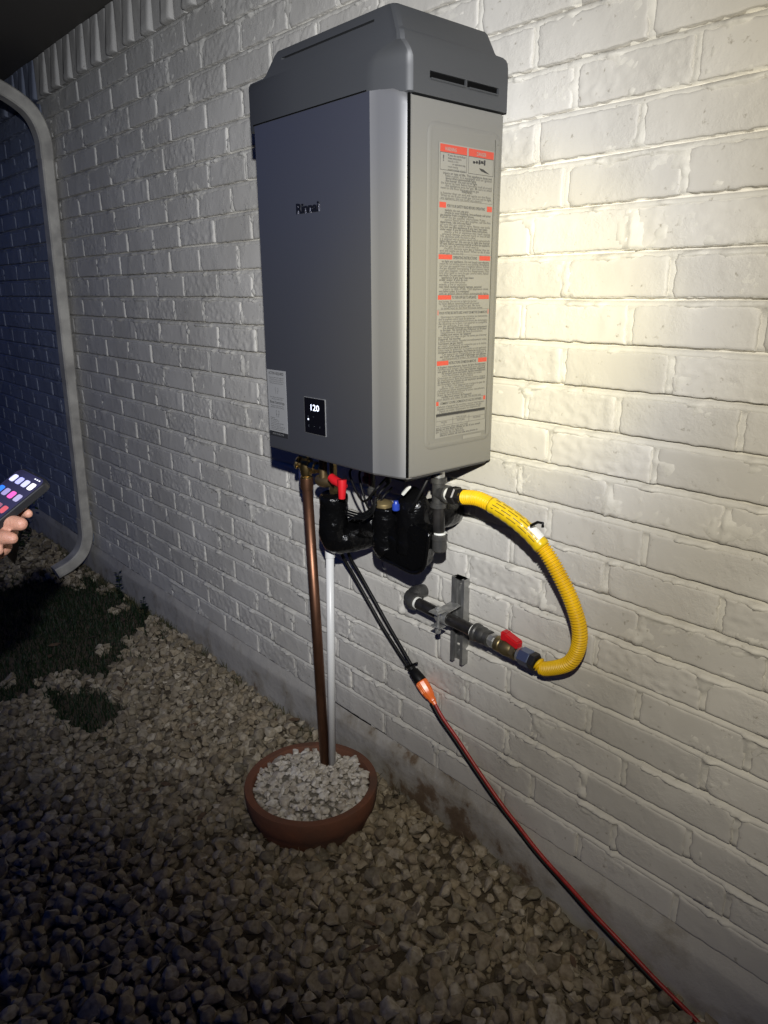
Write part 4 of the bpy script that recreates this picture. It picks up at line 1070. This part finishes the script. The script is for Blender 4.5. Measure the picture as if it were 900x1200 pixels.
def weed(loc, hh, nl, label):
    o = empty('weed', loc, label, 'plant', 'small weeds at the foot of the wall')
    MB().tube([Vector(loc), Vector(loc)+Vector((.01, -.01, hh*.6)), Vector(loc)+Vector((.02, -.01, hh))], [.002, .0015, .0008], 6).build('stem', GRASS, o)
    b_ = MB()
    for k in range(nl):
        a = random.uniform(0, 6.28); z_ = hh*random.uniform(.15, 1); L2 = random.uniform(.012, .024); c = Vector(loc)+Vector((.01, -.008, z_))
        d_ = Vector((math.cos(a), math.sin(a), random.uniform(-.2, .5))); s_ = Vector((-math.sin(a), math.cos(a), 0))*L2*.35
        b_.add([c, c+d_*L2*.5+s_, c+d_*L2, c+d_*L2*.5-s_+Vector((0, 0, .001))], [(0, 1, 2, 3)])
    b_.build('leaves', GRASS, o)
weed((-3.16, -.05, -.01), .15, 46, 'small leafy weed against the wall, the one beside the upper end of the grass patch')
weed((-2.93, -.04, -.01), .10, 30, 'small low weed at the wall foot where the gravel begins')
# dark bush far left
bu = empty('bush', (-4.0, -.28, 0), 'dark leafy bush against the wall behind the hand at the far left', 'bush')
st_ = MB(); lf = MB(); rb = random.Random(5)
LFM = mat('bush_leaf', (.012, .024, .010), .55, var=(40, (.022, .04, .016)))
for k in range(26):
    a = rb.uniform(0, 6.28); rr_ = rb.uniform(.05, .26); hh = rb.uniform(.18, .46)
    b0_ = Vector((-4.0, -.28, 0)); tip = b0_+Vector((math.cos(a)*rr_, math.sin(a)*rr_*.75, hh)); tip.y = min(tip.y, -.03)
    mid = b0_.lerp(tip, .5)+Vector((0, 0, .05)); st_.tube([b0_, mid, tip], [.004, .003, .0015], 5)
    for j in range(34):
        t_ = rb.uniform(.3, 1.05); c = (b0_.lerp(mid, t_*2) if t_ < .5 else mid.lerp(tip, t_*2-1))+Vector((rb.gauss(0, .03), rb.gauss(0, .025), rb.gauss(0, .02)))
        c.y = min(c.y, -.015); d_ = Vector((rb.gauss(0, 1), rb.gauss(0, 1), rb.gauss(0, .6))).normalized(); e_ = d_.orthogonal().normalized(); L2 = rb.uniform(.018, .034)
        lf.add([c, c+d_*L2*.5+e_*L2*.3, c+d_*L2, c+d_*L2*.5-e_*L2*.3], [(0, 1, 2, 3)])
st_.build('stems', mat('bush_stem', (.05, .035, .02), .8), bu, smooth=True); lf.build('leaves', LFM, bu)['kind'] = 'stuff'
# dead leaves
DL = mat('dead_leaf', (.14, .085, .045), .8, var=(60, (.08, .05, .03)))
for k in range(26):
    x, y = random.uniform(-2.9, -.5), -abs(random.gauss(0, .35))-.03
    a = random.uniform(0, 6.28); L2 = random.uniform(.012, .026); z_ = gz(x, y)+.034
    if math.hypot(x-PC.x, y-PC.y) < .2: continue
    d_ = Vector((math.cos(a), math.sin(a), random.uniform(-.15, .2)))*L2; s_ = Vector((-math.sin(a), math.cos(a), .3))*L2*.35; c = Vector((x, y, z_))
    o = MB().add([c-d_, c-d_*.3+s_, c+d_*.5+s_*.8, c+d_, c+d_*.4-s_, c-d_*.4-s_*.9], [(0, 1, 2, 3), (0, 3, 4, 5)]).build('dead_leaf', DL)
    tag(o, 'small curled brown dead leaf lying on the gravel beside the wall', 'leaf', 'dead leaves on the gravel')

# ------------------------------------------------------------------ phone and the hand that holds it
def cv_(a, b_, c_): return (CR*a+CU*b_+CF*c_)
TLc = atd(25, 547, 1.06)                    # far top corner
best = None
for k in range(400):                        # the near top corner lies one phone width away, nearer the lens
    c_ = atd(57, 563, .98+k*.0002*1.0)
    e_ = abs((c_-TLc).length-.075)
    if best is None or e_ < best[0]: best = (e_, c_)
B_ = (best[1]-TLc).normalized()
e1 = B_.orthogonal().normalized(); e2 = B_.cross(e1); best = None
for k in range(720):
    a = e1*math.cos(k*math.pi/360)+e2*math.sin(k*math.pi/360)
    p0, p1 = px(TLc), px(TLc+a*.03); dx, dy = p1[0]-p0[0], p1[1]-p0[1]; L_ = math.hypot(dx, dy)
    n_ = B_.cross(a); n_ = n_ if n_.dot(CF) < 0 else -n_
    if n_.z < .1: continue
    e_ = abs(dx/L_+.788)+abs(dy/L_-.616)
    if best is None or e_ < best[0]: best = (e_, a)
A_ = best[1]
N_ = B_.cross(A_); N_ = N_ if N_.dot(CF) < 0 else -N_
print('phone', best[0], A_, B_, N_)
ph = empty('phone', TLc+B_*.036+A_*.073, 'black-cased smartphone with lit home screen held out at the left edge', 'phone')
def pbox(a0, a1, b0, b1, n0, n1, rad, segs=5):
    b_ = MB(); V = []
    P_ = []
    for ca, cb, s0 in ((a1-rad, b1-rad, 0), (a0+rad, b1-rad, 90), (a0+rad, b0+rad, 180), (a1-rad, b0+rad, 270)):
        for k in range(segs+1):
            an = math.radians(s0+90*k/segs); P_.append((ca+rad*math.cos(an), cb+rad*math.sin(an)))
    n = len(P_)
    e_ = min(.0012, abs(n1-n0)*.3)
    for nn_, ins in ((n0, e_), (n0+e_, 0), (n1-e_, 0), (n1, e_)):
        for a, c in P_:
            am, cm_ = (a0+a1)/2, (b0+b1)/2
            V.append(TLc+A_*(a-math.copysign(ins, a-am))+B_*(c-math.copysign(ins, c-cm_))+N_*nn_)
    Fc = [(j*n+i, j*n+(i+1) % n, (j+1)*n+(i+1) % n, (j+1)*n+i) for j in range(3) for i in range(n)]+[tuple(range(n)), tuple(3*n+i for i in range(n))]
    return b_.add(V, Fc)
pbox(0, .150, 0, .075, -.012, 0, .010).build('case', mat('black_case', (.014, .014, .015), .4), ph, angle=40)
sc_ = pbox(.003, .147, .003, .072, .0001, .0006, .009).build('screen', mat('screen_dark', (.02, .02, .04), .1, emit=((.05, .045, .12), .35)), ph, angle=40)
cols = [(.55, .55, .85), (.35, .35, .75), (.45, .45, .70), (.75, .72, .68), (.03, .16, .75), (.25, .22, .40), (.75, .10, .38), (.30, .28, .42), (.75, .30, .35), (.10, .05, .06), (.22, .08, .12), (.45, .08, .10), (.60, .55, .80), (.85, .25, .25), (.08, .06, .08), (.16, .10, .10), (.5, .4, .9), (.3, .25, .6), (.8, .8, .85), (.5, .15, .2)]
k = 0
for r_ in range(5):
    for c_ in range(4):
        a = .014+r_*.0235; b__ = .0065+c_*.0162; col = cols[k % len(cols)]; k += 1
        pbox(a, a+.0125, b__, b__+.0118, .0007, .0009, .003, 3).build('app_icon', mat('icon_%d' % k, col, .3, emit=(col, .9)), sc_)
for c_ in range(3): pbox(.0065, .0085, .050+c_*.0055, .0535+c_*.0055, .0007, .0009, .0006, 1).build('status_mark', mat('icon_white', (.7, .7, .7), .3, emit=((.8, .8, .85), .7)), sc_)

pe = empty('person', atd(-60, 640, 1.02), 'person reaching in from the left edge, only fingers holding the phone in view', 'person')
def pp(a, b_, n_): return TLc+A_*a+B_*b_+N_*n_
sk = []                                      # (path, radii)
# fingers come from under the phone and curl round its near long edge
def finger(a, r, reach, spread):
    return ([pp(a+.030+spread, .020, -.046), pp(a+.012+spread*.4, .052, -.040), pp(a+.004, .079, -.030), pp(a-.001, .0875, -.017), pp(a-.002, .0865+reach, -.007)],
            [r*1.12, r*1.08, r*1.0, r*.95, r*.78])
sk.append(([atd(-62, 622, 1.05), atd(-25, 609, 1.05), atd(6, 602, 1.045), atd(24, 601, 1.035), atd(33, 602, 1.025)], [.0105, .0098, .0090, .0082, .0066]))
sk.append(([atd(-64, 632, 1.02), atd(-28, 617, 1.01), atd(0, 613, 1.0), atd(14, 613, .995), atd(24, 614, .992)], [.0125, .0122, .0120, .0112, .0095]))
sk.append(([atd(-62, 645, 1.01), atd(-30, 634, .995), atd(-6, 630, .985), atd(6, 630, .98), atd(14, 631, .98)], [.0115, .0110, .0105, .0098, .0082]))
sk.append(([atd(-58, 660, 1.01), atd(-32, 651, .99), atd(-12, 646, .98), atd(-2, 645, .98)], [.0100, .0095, .0090, .0072]))
sk.append(([atd(-62, 622, 1.05), atd(-72, 642, 1.04), atd(-84, 668, 1.06)], [.014, .018, .020])); sk.append(([atd(-62, 645, 1.01), atd(-74, 655, 1.02), atd(-88, 672, 1.05)], [.014, .018, .020]))
sk.append(([pp(.108, -.008, -.034), pp(.085, -.020, -.014), pp(.066, -.014, .006), pp(.056, .000, .0105)], [.014, .0125, .0115, .0085]))   # thumb on the far edge
sk.append(([pp(.080, .030, -.044), pp(.110, .022, -.046), pp(.140, .015, -.050)], [.019, .022, .022]))
sk.append(([pp(.100, .050, -.044), pp(.120, .036, -.047), pp(.145, .018, -.051)], [.017, .020, .021]))
sk.append(([pp(.090, .006, -.040), pp(.112, .004, -.044), pp(.142, .006, -.050)], [.018, .020, .021]))
wr_ = pp(.165, .010, -.055); el = wr_+Vector((-.12, -.10, -.20))
sk.append(([pp(.140, .012, -.050), wr_, wr_.lerp(el, .3), wr_.lerp(el, .7), el], [.022, .026, .031, .039, .043]))
b = MB()
for pa_, ra_ in sk:
    PQ = spline(pa_, 6); RQ = []
    for i in range(len(PQ)):
        t_ = i/6; k0 = min(int(t_), len(ra_)-2); RQ.append(ra_[k0]+(ra_[k0+1]-ra_[k0])*(t_-k0))
    b.tube(PQ, RQ, 14)
    for e_, rr_ in ((PQ[0], RQ[0]), (PQ[-1], RQ[-1])):
        bmm = bmesh.new(); bmesh.ops.create_uvsphere(bmm, u_segments=14, v_segments=8, radius=rr_); b.bm(bmm, Matrix.Translation(e_))
hm = b.build('hand_raw', None); rm = hm.modifiers.new('r', 'REMESH'); rm.mode = 'VOXEL'; rm.voxel_size = .0022
sm_ = hm.modifiers.new('s', 'SMOOTH'); sm_.iterations = 4; sm_.factor = .5
me = evaluated(hm); bpy.data.objects.remove(hm)
SKIN = mat('skin', (.52, .27, .18), .5, bump=(420, .5, .002), var=(60, (.44, .20, .13)))
SKIN.node_tree.nodes['Principled BSDF'].inputs['Subsurface Weight'].default_value = .1
SKIN.node_tree.nodes['Principled BSDF'].inputs['Subsurface Radius'].default_value = (.01, .004, .002)
link('body', me, SKIN, pe, smooth=True)
s0 = wr_.lerp(el, .22)
sl_ = MB().tube(spline([s0, wr_.lerp(el, .5), el, el+Vector((-.16, -.16, .12))], 8), [.040+.004*noise.noise(Vector((i*.8, 0, 0))) + .0007*i for i in range(25)], 20)
sl_.build('sleeve', mat('dark_sleeve', (.018, .02, .032), .9, bump=(60, .5, .004)), pe, smooth=True)
